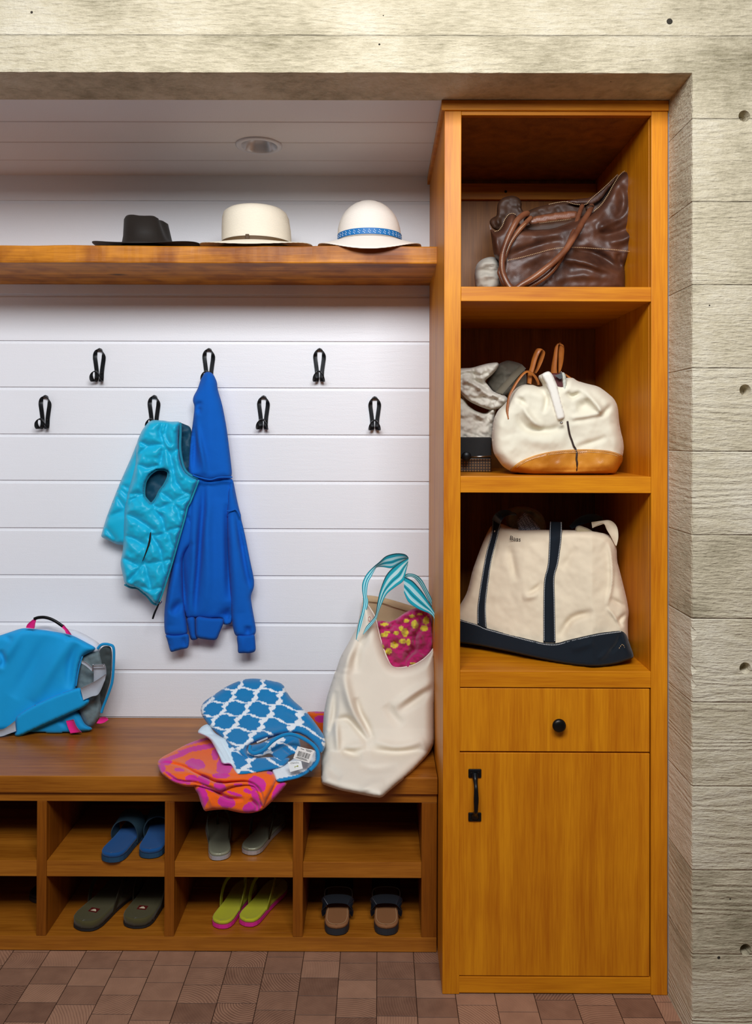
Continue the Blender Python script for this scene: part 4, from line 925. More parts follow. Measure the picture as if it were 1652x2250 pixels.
def text_mesh(body, name, mat, parent, origin, ux, uz, size, th=.0003):
    cu = bpy.data.curves.new('t', 'FONT'); cu.body = body; cu.size = 1; cu.align_x = 'CENTER'; cu.align_y = 'CENTER'
    to = bpy.data.objects.new('t', cu); me = bpy.data.meshes.new_from_object(to); v = np.array([p.co[:] for p in me.vertices]); f = [tuple(p.vertices) for p in me.polygons]
    bpy.data.objects.remove(to); bpy.data.meshes.remove(me); bpy.data.curves.remove(cu)
    origin = np.array(origin); w = origin+v[:, :1]*size*np.array(ux)+v[:, 1:2]*size*np.array(uz)
    n = np.cross(ux, uz); n = n/np.linalg.norm(n); n = n if n[1] < 0 else -n
    return build(name, MB().add(w+n*th, f), mat, parent)
ux = (np.array(q2[1])-np.array(q2[0])); ux = ux/np.linalg.norm(ux); uz = (np.array(q2[0])-np.array(q2[3])); uz = uz/np.linalg.norm(uz)
text_mesh('TOWELS', 'label_text', m_ink, lb, onq(q2, .5, .18, .0006), -ux, -uz, .006)
build('wash_label', quad(MB(), [P(x, y, .155) for x, y in c5((958, 668), (1052, 628), (1055, 640), (962, 680))]), m_tag, bt1)

ORG, MAG = np.array(lin('f0640c')), np.array(lin('cf2a94'))
BL = [(430, 860, 85, 45, .15), (690, 860, 70, 110, .3), (650, 960, 80, 25, 0), (965, 1030, 85, 62, .6), (700, 1190, 80, 52, .2), (925, 1230, 90, 45, -.3), (270, 790, 120, 20, -.35), (470, 720, 190, 22, -.18), (430, 670, 130, 12, -.25), (170, 840, 60, 30, 0), (400, 985, 60, 32, .1), (290, 910, 45, 16, .1), (300, 1010, 90, 16, .2), (500, 1000, 55, 40, .5), (1150, 1100, 45, 95, .5), (480, 1150, 60, 95, -.1), (600, 780, 30, 50, 0), (560, 1080, 110, 14, .35), (770, 1120, 70, 14, .3), (950, 1150, 28, 70, -.4), (640, 1060, 60, 40, .5), (800, 1040, 40, 12, 0), (880, 1095, 40, 18, .4), (1085, 930, 40, 22, 0), (220, 960, 70, 12, .6), (130, 900, 40, 40, 0)]
def pinkorange(x, y):
    u, v = (x-320)*3.933, (y-1460)*3.933; m = np.zeros(x.shape, bool); nz = .35*fbm(x/7, y/7, 2)
    for cx_, cy_, a, b, r in BL:
        du, dv = u-cx_, v-cy_; p_ = (du*math.cos(r)+dv*math.sin(r))/a; q_ = (-du*math.sin(r)+dv*math.cos(r))/b; m |= p_*p_+q_*q_ < 1+nz
    return np.where(m[:, None], MAG, ORG)
ot = thing('beach_towel', PZ(500, 1700, ZB), 'folded orange and magenta towel hanging over the bench edge under the blue towel', 'towel')
YO = lambda x, y: np.interp(y, [1620, 1660, 1700, 1725, 1750, 1790], [.37, .25, .125, .085, .070, .062])
relief('lower_fold', c5((410, 1030), (500, 1020), (700, 990), (900, 1000), (1040, 960), (1140, 980), (1235, 1010), (1200, 1060), (1140, 1130), (1080, 1195), (1010, 1258), (960, 1275), (900, 1286), (830, 1284), (760, 1270), (690, 1252), (600, 1256), (555, 1262), (508, 1270), (478, 1200), (455, 1120), (425, 1080)), m_terry, ot, Y=YO, tf=.022, tb=.09, R=9, step=2.3, colf=pinkorange, feats=[(c5((560, 1060), (700, 1150), (850, 1165)), 4, -.02), (c5((900, 1160), (960, 1220), (955, 1270)), 4, -.02), (c5((1030, 1130), (1000, 1240)), 4, -.01), (c5((540, 1130), (590, 1250)), 6, .008)], ymax=None, rest=(ZB+.001, YB-.002), it=1)
relief('top_fold', c5((100, 865), (112, 825), (150, 795), (210, 765), (330, 700), (420, 662), (500, 632), (570, 625), (700, 640), (900, 800), (1090, 910), (1140, 990), (1090, 1100), (1050, 1170), (1015, 1245), (985, 1180), (960, 1100), (940, 1060), (880, 1045), (760, 1060), (690, 1090), (640, 1110), (560, 1085), (440, 1050), (400, 1058), (340, 1055), (250, 1025), (190, 990), (135, 945)), m_terry, ot, Y=lambda x, y: YO(x, y)-.010, tf=.032, tb=.05, R=11, step=2.2, colf=pinkorange, rest=(ZB+.001, YB-.002), it=1,
       feats=[(c5((120, 870), (165, 850), (260, 862), (350, 890), (430, 935), (520, 975), (600, 1012), (680, 1022), (760, 1015), (870, 1012), (940, 1040), (985, 1090), (1008, 1160), (1010, 1230)), 2.6, -.024), (c5((140, 900), (240, 985), (330, 1010), (430, 1018), (560, 1065), (640, 1100)), 2.4, -.018), (c5((150, 830), (300, 850), (500, 930), (680, 990), (900, 985)), 6, .010), (c5((300, 905), (480, 985), (600, 1040)), 4, .008), (c5((660, 790), (640, 950)), 4, -.006)])
rt = relief('beach_towel', c5((1380, 412), (1450, 404), (1560, 408), (1640, 420), (1660, 700), (1560, 760), (1500, 740), (1440, 560)), m_terry, None, Y=.53, tf=.03, tb=.05, R=10, step=3, rest=(ZB+.001, 0), ymax=YW-.003,
      colf=lambda x, y: np.where((((x-705)/14)**2+((y-1580)/8)**2 < 1)[:, None] | (y < 1567)[:, None] & (vn(x/8, y/3) > -.1)[:, None], MAG*.8, ORG*.75))
tag(rt, 'dark orange towel with magenta spots against the wall behind the canvas tote', 'towel')
# ------------------------------------------------------------------ canvas tote on the bench
c6 = crop(680, 1190, 5.1625); c7 = crop(680, 1440, 5.1625)
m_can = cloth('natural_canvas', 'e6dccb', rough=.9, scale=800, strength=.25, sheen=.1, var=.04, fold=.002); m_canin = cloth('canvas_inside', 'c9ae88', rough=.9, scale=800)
tt = thing('canvas_tote', PZ(800, 1720, ZB), 'large cream canvas tote with teal striped handles on the bench beside the cabinet', 'tote bag')
YTt = lambda x, y: np.interp(y, [1300, 1480, 1600, 1650, 1700, 1728, 1752], [.46, .40, .35, .315, .185, .115, .045])
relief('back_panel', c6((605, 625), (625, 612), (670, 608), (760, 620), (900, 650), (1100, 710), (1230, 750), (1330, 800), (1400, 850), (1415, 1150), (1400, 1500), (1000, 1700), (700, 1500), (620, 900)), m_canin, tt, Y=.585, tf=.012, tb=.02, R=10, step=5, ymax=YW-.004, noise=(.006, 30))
build('rim_seam', tube(MB(), path3([(*p, .567) for p in c6((670, 682), (830, 700), (960, 745), (1080, 780), (1160, 800))]), .0012, 6), cloth('brown_seam_thread', '8a6a44'), tt, smooth=True)  # brown tube along the seam on the inside of the rim
relief('body', c6((607, 640), (640, 690), (690, 760), (745, 860), (770, 950), (795, 1070), (835, 1200), (870, 1300), (925, 1405), (1000, 1432), (1110, 1418), (1200, 1390), (1290, 1335), (1360, 1270), (1412, 1200), (1425, 1350), (1436, 1520))+c7((1432, 400), (1418, 600), (1418, 800), (1415, 990), (1370, 1090), (1310, 1165), (1190, 1290), (1080, 1395), (980, 1475), (895, 1545), (818, 1617), (720, 1605), (600, 1582), (480, 1556), (350, 1530), (240, 1495), (132, 1456), (128, 1350), (132, 1200), (148, 1000), (150, 850), (162, 650), (195, 480), (235, 350), (270, 250), (300, 150))+c6((290, 1500), (320, 1400), (355, 1300), (430, 1170), (490, 1060), (540, 960), (565, 850), (590, 730)), m_can, tt, Y=YTt, tf=.075, tb=.10, R=24, step=3.5, ymax=YW-.01, rest=(ZB+.001, YB-.003), it=1,
       feats=[(c7((520, 480), (560, 640), (640, 790), (720, 960)), 7.65, -0.0285), (c7((400, 150), (410, 330), (470, 560), (600, 800), (690, 930)), 10.2, 0.0314), (c6((560, 1150), (450, 1300), (400, 1500)), 11.9, 0.0199), (c6((700, 980), (560, 1180), (520, 1330), (520, 1500)), 10.2, -0.0199),
              (c7((290, 745), (430, 720), (560, 850), (670, 1000)), 6.8, -0.0228), (c7((300, 740), (310, 900), (320, 1100)), 6.8, 0.0199), (c7((170, 850), (230, 870), (270, 700), (300, 400)), 6.8, -0.0199), (c7((370, 1085), (500, 1130), (600, 1150)), 8.5, -0.0228), (c7((380, 1060), (520, 1030), (640, 1020)), 10.2, 0.0142), (c7((180, 1240), (280, 1340), (360, 1400)), 10.2, -0.0171),
              (c7((1430, 290), (1200, 420), (950, 600)), 10.2, 0.0171), (c7((1420, 340), (1200, 500), (1000, 640)), 10.2, -0.0171), (c7((1300, 950), (1150, 1020), (950, 1040), (730, 970)), 10.2, 0.0199), (c7((1300, 1050), (1050, 1110), (700, 1110)), 13.6, -0.0199), (c7((560, 1250), (750, 1290), (1000, 1240)), 8.5, -0.0142), (c7((550, 1570), (700, 1470), (850, 1430)), 8.5, 0.0114), (c7((860, 560), (960, 700), (1060, 800)), 10.2, -0.0114)])
seam = [(*p, y_) for p, y_ in zip(c7((935, 140), (890, 280), (840, 420), (780, 560), (730, 700), (700, 830), (715, 960), (640, 1130), (555, 1220), (540, 1330), (520, 1450), (490, 1556)), (.327, .318, .302, .290, .270, .262, .262, .240, .180, .148, .105, .072))]
build('rim', tube(MB(), path3([(*p, YTt(0, p[1])-.004) for p in c6((607, 640), (690, 762), (745, 862), (795, 1072), (835, 1202), (872, 1305), (925, 1407), (1000, 1434), (1110, 1420), (1200, 1392), (1290, 1337), (1360, 1272), (1412, 1202))]), .0024, 6), cloth('canvas_rim', 'efe8dc'), tt, smooth=True)
TEAL = [(.0, '0c4a58'), (.06, '17a0b4'), (.2, '21b4c6'), (.26, 'b9e4ea'), (.40, 'cdeef0'), (.44, '1aa6ba'), (.54, '0d5866'), (.58, '1fb0c4'), (.68, 'b9e4ea'), (.8, 'cfeef0'), (.84, '1ca8bc'), (.94, '18a0b4'), (.97, '0c4a58')]
def tealcol(v, u):
    c = TEAL[0][1]
    for a, b in TEAL:
        if v >= a: c = b
    return lin(c)
m_strap = cloth('teal_striped_webbing', None, rough=.8, scale=500, strength=.6)
def strap(A, B, name='handle', parent=tt, mat=None, cuts=26, th=.002, colf=tealcol, n=8):
    s_ = MB(); ribbon(s_, A, B, th, cuts, n=n, colf=colf); return build(name, s_, mat or m_strap, parent, smooth=True)
YY = lambda pts, ys: [(p[0], p[1], y) for p, y in zip(pts, np.interp(np.linspace(0, 1, len(pts)), np.linspace(0, 1, len(ys)), ys))]
strap(YY(c6((526, 1110), (552, 950), (595, 790), (612, 680), (598, 560), (600, 470), (640, 380), (700, 310), (790, 235), (870, 165), (980, 135), (1080, 145), (1120, 182)), (.365, .40, .42, .43, .42)), YY(c6((552, 1130), (590, 980), (645, 780), (665, 680), (650, 600), (665, 470), (700, 400), (740, 320), (765, 290), (830, 287), (930, 300), (1000, 262), (1112, 192)), (.365, .40, .42, .45, .45)))
strap(YY(c6((1122, 184), (1010, 250), (930, 310), (860, 400), (800, 560), (772, 690), (748, 830), (700, 900), (640, 970), (604, 1055)), (.42, .37, .35, .345, .335)), YY(c6((1112, 262), (1092, 340), (1065, 445), (980, 510), (880, 590), (825, 690), (775, 820), (752, 885), (690, 965), (612, 1052)), (.42, .38, .36, .35, .335)))
strap(YY(c6((1074, 385), (1120, 362), (1200, 375), (1270, 430), (1330, 540), (1380, 640), (1408, 720), (1408, 790)), (.40, .46, .48)), YY(c6((1074, 440), (1120, 400), (1180, 410), (1240, 470), (1300, 570), (1350, 670), (1385, 740), (1395, 800)), (.40, .455, .475)))
strap(YY(c6((1072, 400), (1160, 440), (1230, 510), (1300, 600), (1360, 700), (1430, 830), (1455, 930), (1458, 1040), (1425, 1180)), (.39, .36, .35, .36)), YY(c6((1074, 580), (1120, 680), (1200, 745), (1280, 785), (1360, 815), (1405, 860), (1412, 950), (1410, 1060), (1412, 1175)), (.39, .36, .35, .36)))
m_red = plain('red_emblem', 'b3243c', .8)
ec = P(*c6((680, 880))[0], .352); build('round_emblem', rings(MB(), (0, 0, 0), [(.0078, 0), (.0078, -.0006), (.0062, -.0006), (.0062, 0)], 24), m_red, tt)
em = bpy.data.objects['round_emblem']; mw = Matrix.Rotation(math.radians(90), 4, 'X'); em.data.transform(Matrix.Translation(Vector(wloc(tt)))); em.data.transform(Matrix.Translation(Vector(ec-wloc(tt))) @ Matrix.Scale(.6, 4, (1, 0, 0)) @ mw)
# towel inside
DOTS = [(845, 1060, 48, 24), (1085, 1035, 40, 50), (1195, 940, 40, 48), (1320, 895, 35, 45), (1300, 985, 42, 36), (960, 1175, 45, 36), (1055, 1130, 42, 26), (895, 1245, 36, 36), (980, 1035, 32, 22), (1040, 985, 26, 30), (1165, 845, 34, 18), (1100, 900, 30, 22), (850, 940, 50, 18), (1170, 1380, 36, 12), (1120, 1140, 24, 40), (860, 1280, 16, 30), (1255, 825, 32, 12), (880, 1030, 40, 12), (830, 1190, 14, 24)]
def dots(x, y):
    u, v = (x-680)*5.1625, (y-1190)*5.1625; m = np.zeros(x.shape, bool)
    for a, b, p, q_ in DOTS: m |= ((u-a)/p)**2+((v-b)/q_)**2 < 1+.3*vn(x/3, y/3)
    return np.where(m[:, None], np.array(lin('d9c63c')), np.array(lin('b81d66')))
pt_ = relief('beach_towel', c6((755, 900), (820, 895), (900, 912), (980, 880), (1060, 820), (1150, 770), (1232, 748), (1300, 770), (1370, 825), (1395, 900), (1400, 1000), (1405, 1150), (1400, 1220), (1340, 1320), (1200, 1430), (1000, 1480), (880, 1440), (820, 1250), (780, 1050)), m_terry, None, Y=.46, tf=.045, tb=.05, R=9, step=2.4, colf=dots, noise=(.030, 14),
      feats=[(c6((770, 990), (850, 1000), (920, 980), (960, 900)), 4, -.018), (c6((1100, 1290), (1180, 1200), (1200, 1080), (1250, 960), (1260, 860)), 5, -.024), (c6((1090, 1400), (1100, 1320), (1200, 1220), (1240, 1120)), 5, -.022), (c6((1050, 820), (1150, 850), (1230, 820)), 4, .010), (c6((960, 1000), (1020, 1100), (1100, 1170)), 6, .012), (c6((1280, 1300), (1330, 1180), (1380, 1080)), 7, -.014), (c6((850, 1150), (960, 1230), (1080, 1350)), 7, .010)])
tag(pt_, 'magenta towel with yellow dots stuffed in the canvas tote', 'towel')
# ------------------------------------------------------------------ leather tote, top shelf
L1 = crop(1020, 340, 3.933)
def leather(name, a, b_, rough=.38):
    m, nt, b, nd, ln = nmat(name); tc = nd('ShaderNodeTexCoord')
    n = nd('ShaderNodeTexNoise', i_Scale=13.0, i_Detail=5.0); ln(tc.outputs['Object'], n.inputs['Vector'])
    cr = nd('ShaderNodeValToRGB'); cr.color_ramp.elements[0].position = .35; cr.color_ramp.elements[0].color = lin(a)+(1,); cr.color_ramp.elements[1].position = .7; cr.color_ramp.elements[1].color = lin(b_)+(1,)
    ln(n.outputs['Fac'], cr.inputs[0]); ln(cr.outputs[0], b.inputs['Base Color']); b.inputs['Roughness'].default_value = rough
    v = nd('ShaderNodeTexVoronoi', i_Scale=420.0); ln(tc.outputs['Object'], v.inputs['Vector'])
    bp = nd('ShaderNodeBump', i_Strength=.25, i_Distance=.0006); ln(v.outputs['Distance'], bp.inputs['Height']); ln(bp.outputs[0], b.inputs['Normal'])
    return m
m_lea = leather('brown_leather', '3c2116', '5f3a28', .47); m_leain = leather('dark_leather_inside', '38200f', '4a2c1a', .6); m_leah = leather('brown_handle_leather', '5a3120', '8a563a', .35)
m_th = plain('beige_thread', 'c9a67c', .8)
lt = thing('leather_tote', (P(1240, 600, .25)[0], .25, ZS1), 'slouching brown leather tote with looped handles on the top cabinet shelf', 'handbag')
YL = .20
YLf = lambda x, y: YL+.02
relief('back_panel', L1((215, 590), (225, 560), (250, 540), (280, 530), (284, 440), (300, 400), (345, 365), (420, 350), (475, 372), (498, 420), (492, 460), (510, 492), (545, 490), (600, 462), (700, 435), (800, 412), (875, 403), (930, 415), (985, 432), (1060, 415), (1090, 380), (1200, 285), (1330, 160), (1420, 105), (1450, 300), (1300, 600), (600, 700), (260, 660)), m_leain, lt, Y=YL+.13, tf=.015, tb=.02, R=8, step=4, noise=(.010, 18),
       feats=[(L1((480, 400), (495, 470), (520, 500)), 4, .02), (L1((285, 540), (300, 620)), 5, .02)])
relief('rim_facing', L1((870, 405), (930, 390), (1000, 380), (1085, 372), (1200, 285), (1330, 158), (1350, 165), (1280, 260), (1180, 400), (1100, 440), (1030, 432), (975, 434), (915, 418)), m_lea, lt, Y=YL+.10, tf=.008, tb=.01, R=5, step=4)
relief('pocket', L1((560, 560), (600, 530), (780, 500), (980, 478), (985, 540), (975, 556), (800, 575), (650, 600), (560, 612)), m_leah, lt, Y=YL+.085, tf=.006, tb=.008, R=4, step=4)
relief('inner_body', L1((560, 600), (980, 550), (1120, 480), (1150, 700), (900, 800), (500, 860), (380, 800), (480, 640)), m_leain, lt, Y=YL+.075, tf=.01, tb=.02, R=8, step=5)
bodyL = L1((213, 590), (235, 645), (262, 664), (300, 650), (330, 610), (350, 560), (385, 515), (425, 505), (455, 530), (480, 600), (520, 640), (600, 650), (760, 640), (900, 590), (1010, 540), (1110, 505), (1180, 430), (1235, 350), (1290, 250), (1345, 165), (1420, 112), (1525, 74), (1545, 190), (1562, 260), (1592, 400), (1582, 500), (1562, 640), (1540, 730), (1510, 810), (1490, 845), (1440, 895), (1400, 935), (1390, 975), (1402, 1050), (1392, 1200), (480, 1200), (330, 1200), (295, 1060), (300, 1000), (312, 930), (258, 880), (244, 800), (230, 680))
relief('body', bodyL, m_lea, lt, Y=lambda x, y: YL+.055-.0*x, tf=.055, tb=.10, R=18, step=3.6, rest=(ZS1+.001, 0), noise=(.010, 38), it=1,
       feats=[(L1((1480, 130), (1500, 300), (1560, 430)), 8, .016), (L1((1330, 230), (1380, 400), (1350, 540), (1200, 620)), 11, -.024), (L1((1440, 330), (1400, 480), (1330, 560), (1150, 640)), 8, .020), (L1((1120, 680), (1250, 690), (1400, 640), (1520, 570)), 9, -.018), (L1((1560, 620), (1400, 720), (1250, 760)), 9, .014),
              (L1((950, 830), (1100, 850), (1250, 920), (1360, 1010)), 9, -.024), (L1((820, 900), (1000, 920), (1180, 980), (1350, 1040)), 9, .020), (L1((1330, 850), (1340, 930), (1380, 980)), 7, -.018), (L1((800, 1080), (1000, 1040), (1200, 1060), (1350, 1090)), 10, .012), (L1((400, 1000), (560, 900), (800, 830)), 14, .008), (L1((370, 880), (600, 800), (850, 730)), 9, -.016), (L1((260, 700), (290, 850)), 6, .01)])
st = MB()
for pts, yo in ((((375, 912), (500, 885), (650, 845), (760, 815), (860, 802), (1000, 802), (1150, 812), (1290, 820), (1400, 832), (1450, 842)), -.010),
                (((262, 664), (300, 650), (330, 610), (350, 560), (385, 515), (425, 507), (455, 530)), .040),
                (((1120, 488), (1182, 432), (1237, 352), (1292, 252), (1347, 170), (1420, 120), (1515, 82)), .036),
                (((1560, 640), (1538, 730), (1505, 815), (1440, 890), (1396, 940), (1388, 985), (1398, 1050), (1392, 1130)), .036),
                (((650, 592), (800, 572), (960, 552)), .075),
                (((730, 428), (810, 412), (880, 405), (960, 428), (1050, 428), (1090, 385), (1200, 290), (1330, 165)), .085)):
    build('stitching', stitches(MB(), path3([(*p, YL+yo) for p in L1(*pts)]), .0010, .0052), m_th, lt)
h1 = YY(L1((1100, 445), (1075, 500), (1020, 590), (960, 690), (880, 815), (790, 910), (700, 985), (600, 1060), (500, 1120), (440, 1160), (400, 1150), (352, 1070), (326, 980), (330, 870), (362, 760), (405, 660), (455, 570), (510, 520), (545, 508)), (.07, .03, .0, -.03, -.045, -.055, -.06, -.06, -.06, -.055, -.05, -.045, -.035, -.028, -.022, -.018, -.012, .005, .03))
h1 = [(a, b, YL+c) for a, b, c in h1]
build('handle', tube(MB(), path3(h1), .0088, 12), m_leah, lt, smooth=True)
h2 = YY(L1((1020, 440), (990, 520), (960, 620), (920, 720), (870, 830), (800, 950), (720, 1040), (600, 1120), (480, 1165), (360, 1130), (312, 1040), (308, 1000), (350, 880), (400, 760), (460, 670), (520, 600), (575, 545)), (.075, .05, .02, -.005, -.022, -.03, -.032, -.032, -.03, -.025, -.02, -.018, -.015, -.012, -.008, -.002, .03))
h2 = [(a, b, YL+c) for a, b, c in h2]
build('handle', tube(MB(), path3(h2), .0072, 12), m_leah, lt, smooth=True)
st = MB()
for hh, dx in ((h1, -1.5), (h2, 1.2)):
    build('handle_stitching', stitches(MB(), path3([(a+dx*.6, b, c-.0085) for a, b, c in hh]), .0009, .0050), m_th, lt)
for pts in (((1045, 440), (1120, 430), (1115, 470), (1050, 500)), ((510, 545), (585, 520), (580, 560), (515, 600))):
    relief('handle_tab', L1(*pts), m_leain, lt, Y=YL+.05, tf=.012, tb=.01, R=4, step=4)
wc = relief('crumpled_cloth', L1((86, 1060), (92, 990), (110, 940), (150, 905), (200, 885), (260, 880), (310, 930), (320, 1180), (100, 1180)), cloth('white_cotton', 'bdb6a8', fold=.004), None, Y=.30, tf=.05, tb=.04, R=14, step=4, noise=(.012, 12, 9), rest=(ZS1+.001, 0), feats=[(L1((90, 1020), (150, 1000), (230, 1010), (320, 985)), 4, -.012), (L1((90, 1075), (180, 1050), (320, 1060)), 4, .012), (L1((120, 940), (220, 945), (310, 930)), 4, .010)])
tag(wc, 'crumpled white cloth tucked beside the brown leather tote', 'cloth')
# ------------------------------------------------------------------ middle shelf
D2 = crop(1000, 740, 4.13)
m_can2 = cloth('cream_canvas', 'e2dac4', rough=.85, scale=700, strength=.25, fold=.002); m_tan = leather('tan_leather', 'b06c1c', 'dc9636', .33); m_tanst = leather('tan_strap_leather', '8c4a18', 'b56a28', .4)
m_pipe = plain('dark_piping', '2c1a14', .6)
YD = .10
dbg = thing('doctor_bag', (P(1225, 1000, YD+.1)[0], YD+.1, ZS2), 'cream canvas satchel with tan leather base and handles on the middle cabinet shelf', 'handbag')
YDf = lambda x, y: YD+.045+0*x
outD = D2((338, 1000), (332, 900), (345, 760), (385, 670), (440, 620), (490, 560), (520, 500), (560, 460), (620, 432), (690, 432), (760, 455), (800, 445), (745, 360), (800, 330), (880, 340), (960, 420), (1005, 372), (1060, 368), (1110, 400), (1180, 422), (1300, 450), (1370, 500), (1440, 560), (1475, 630), (1488, 780), (1505, 870), (1522, 930), (1531, 1010), (1520, 1080), (1490, 1170), (1450, 1235), (1400, 1256), (1150, 1266), (880, 1266), (720, 1262), (600, 1250), (500, 1222), (430, 1175), (390, 1120), (350, 1060))
fD = [(D2((620, 600), (640, 680), (720, 780), (800, 830)), 7, .018), (D2((560, 700), (650, 830), (850, 850), (980, 810)), 8, -.016), (D2((540, 560), (600, 580), (640, 640)), 6, -.012), (D2((1010, 500), (1060, 540), (1150, 500)), 5, -.018), (D2((1170, 480), (1230, 560), (1300, 640), (1310, 700), (1200, 730), (1050, 745)), 7, .022), (D2((1040, 770), (1200, 740), (1340, 700), (1430, 600)), 6, -.018), (D2((1100, 1000), (1250, 960), (1380, 910)), 6, -.010), (D2((1100, 640), (1180, 620), (1180, 560)), 10, -.014), (D2((780, 470), (830, 560), (800, 700)), 6, -.014), (D2((440, 1100), (520, 1000), (480, 900)), 12, .008), (D2((540, 900), (800, 950), (1020, 930)), 14, .010)]
relief('body', outD, m_can2, dbg, Y=YDf, tf=.075, tb=.14, R=24, step=3.6, rest=(ZS2+.004, 0), noise=(.006, 30), feats=fD, it=1)
sD = surf(outD, YDf, .075, 24, (.006, 30), fD, 1)
relief('leather_base', D2((488, 1216), (540, 1165), (600, 1125), (660, 1098), (740, 1070), (860, 1042), (1000, 1026), (1200, 1018), (1380, 1030), (1460, 1050), (1524, 1078), (1518, 1130), (1493, 1175), (1453, 1240), (1402, 1260), (1150, 1270), (880, 1270), (720, 1266), (600, 1254), (520, 1232)), m_tan, dbg, Y=lambda x, y: sD(x, y)-.003, tf=.007, tb=.05, R=5, step=3.2, rest=(ZS2+.001, 0), feats=[(D2((740, 1228), (900, 1232), (1100, 1228), (1440, 1220)), 3, .008), (D2((780, 1250), (1100, 1252), (1430, 1242)), 2.6, -.006)])
pth = [(*p, y_) for p, y_ in zip(D2((1018, 765), (1028, 830), (1040, 890), (1060, 945), (1075, 990), (1092, 1018), (1103, 1060), (1100, 1110), (1106, 1150), (1100, 1218)), (0,)*10)]
pth = [(a, b, float(sD(a, b)[0])-(.004 if b < 988 else .0115)) for a, b, c in pth]
build('piping', tube(MB(), path3([(a, b, c+.0) for a, b, c in pth]), .0026, 8), m_pipe, dbg, smooth=True)
st = MB()
for k in (0, 16):
    stitches(st, path3([(p[0], p[1], float(sD(p[0], p[1])[0])-.0108) for p in D2((560, 1168+k), (600, 1140+k), (660, 1110+k), (740, 1082+k), (860, 1054+k), (1000, 1038+k), (1200, 1030+k), (1380, 1042+k), (1460, 1062+k), (1505, 1080+k))]), .0008, .0048)
build('stitching', st, m_th, dbg)
relief('opening', D2((850, 330), (900, 330), (985, 330), (1005, 420), (1000, 560), (985, 650), (940, 560), (900, 440)), plain('dark_red_lining', '4a0f10', .6), dbg, Y=YD-.015, tf=.004, tb=.01, R=4, step=4)
relief('frame_bar', D2((775, 345), (820, 318), (855, 312), (885, 345), (930, 450), (965, 580), (1005, 735), (975, 752), (925, 765), (905, 700), (880, 610), (850, 500), (815, 420), (830, 440)), cloth('white_canvas_binding', 'ece6da', scale=600), dbg, Y=YD-.025, tf=.016, tb=.02, R=5, step=3.2, it=1)
relief('frame_bar', D2((955, 325), (985, 320), (1005, 350), (1012, 450), (1002, 560), (990, 640), (975, 560), (978, 450), (968, 380)), cloth('grey_canvas_binding', 'c9cabc', scale=600), dbg, Y=YD-.018, tf=.010, tb=.02, R=3, step=3, it=1)
build('frame_clasp', quad(MB(), P(*np.array(D2((903, 352), (968, 328), (975, 372), (950, 385))).T, YD-.034), .004), m_silver, dbg)
fc = P(*D2((962, 782))[0], YD-.04); build('frame_rivet', lathe(MB(), fc, (0, -1, 0), [(0, .0045), (.004, .0042), (.007, .003), (.008, .0005)], 14), m_silver, dbg, smooth=True)
fc = P(*D2((958, 322))[0], YD-.03); build('frame_rivet', lathe(MB(), fc, (0, -1, 0), [(0, .0035), (.004, .0032), (.006, .002), (.007, .0004)], 12), m_silver, dbg, smooth=True)
def strap2(A, B, name, parent, mat, th=.004): return strap(A, B, name, parent, mat, 2, th, None, 7)
yh = lambda v: YD+v
strap2(YY(D2((868, 350), (872, 280), (890, 180), (908, 90), (938, 60), (950, 66), (940, 120), (938, 200), (936, 330)), (yh(.0), yh(-.01), yh(.02))), YY(D2((925, 345), (920, 280), (925, 190), (932, 100), (942, 64), (985, 90), (986, 170), (975, 250), (950, 330)), (yh(.0), yh(-.01), yh(.02))), 'handle', dbg, m_tanst)
strap2(YY(D2((655, 420), (660, 340), (680, 270), (700, 190), (730, 120), (755, 108), (812, 130), (800, 200), (765, 280), (735, 330)), (yh(.03), yh(.02), yh(.05))), YY(D2((690, 430), (700, 350), (718, 290), (740, 210), (765, 150), (785, 122), (790, 140), (762, 210), (735, 290), (712, 330)), (yh(.03), yh(.02), yh(.05))), 'handle', dbg, m_tanst)
strap2(YY(D2((765, 430), (752, 385), (715, 335), (660, 305), (615, 325), (560, 390), (512, 470), (480, 540), (462, 640), (465, 700), (478, 752)), (yh(.03), yh(.0), yh(-.02), yh(-.03))), YY(D2((745, 432), (735, 400), (700, 350), (655, 325), (628, 340), (580, 400), (535, 475), (500, 545), (485, 640), (483, 700), (488, 745)), (yh(.03), yh(.0), yh(-.02), yh(-.03))), 'loose_strap', dbg, m_tanst)
strap2(YY(D2((1000, 335), (1030, 355), (1080, 385), (1130, 408)), (yh(.04),)), YY(D2((1000, 345), (1020, 368), (1070, 398), (1125, 415)), (yh(.04),)), 'side_strap', dbg, m_tanst, .003)
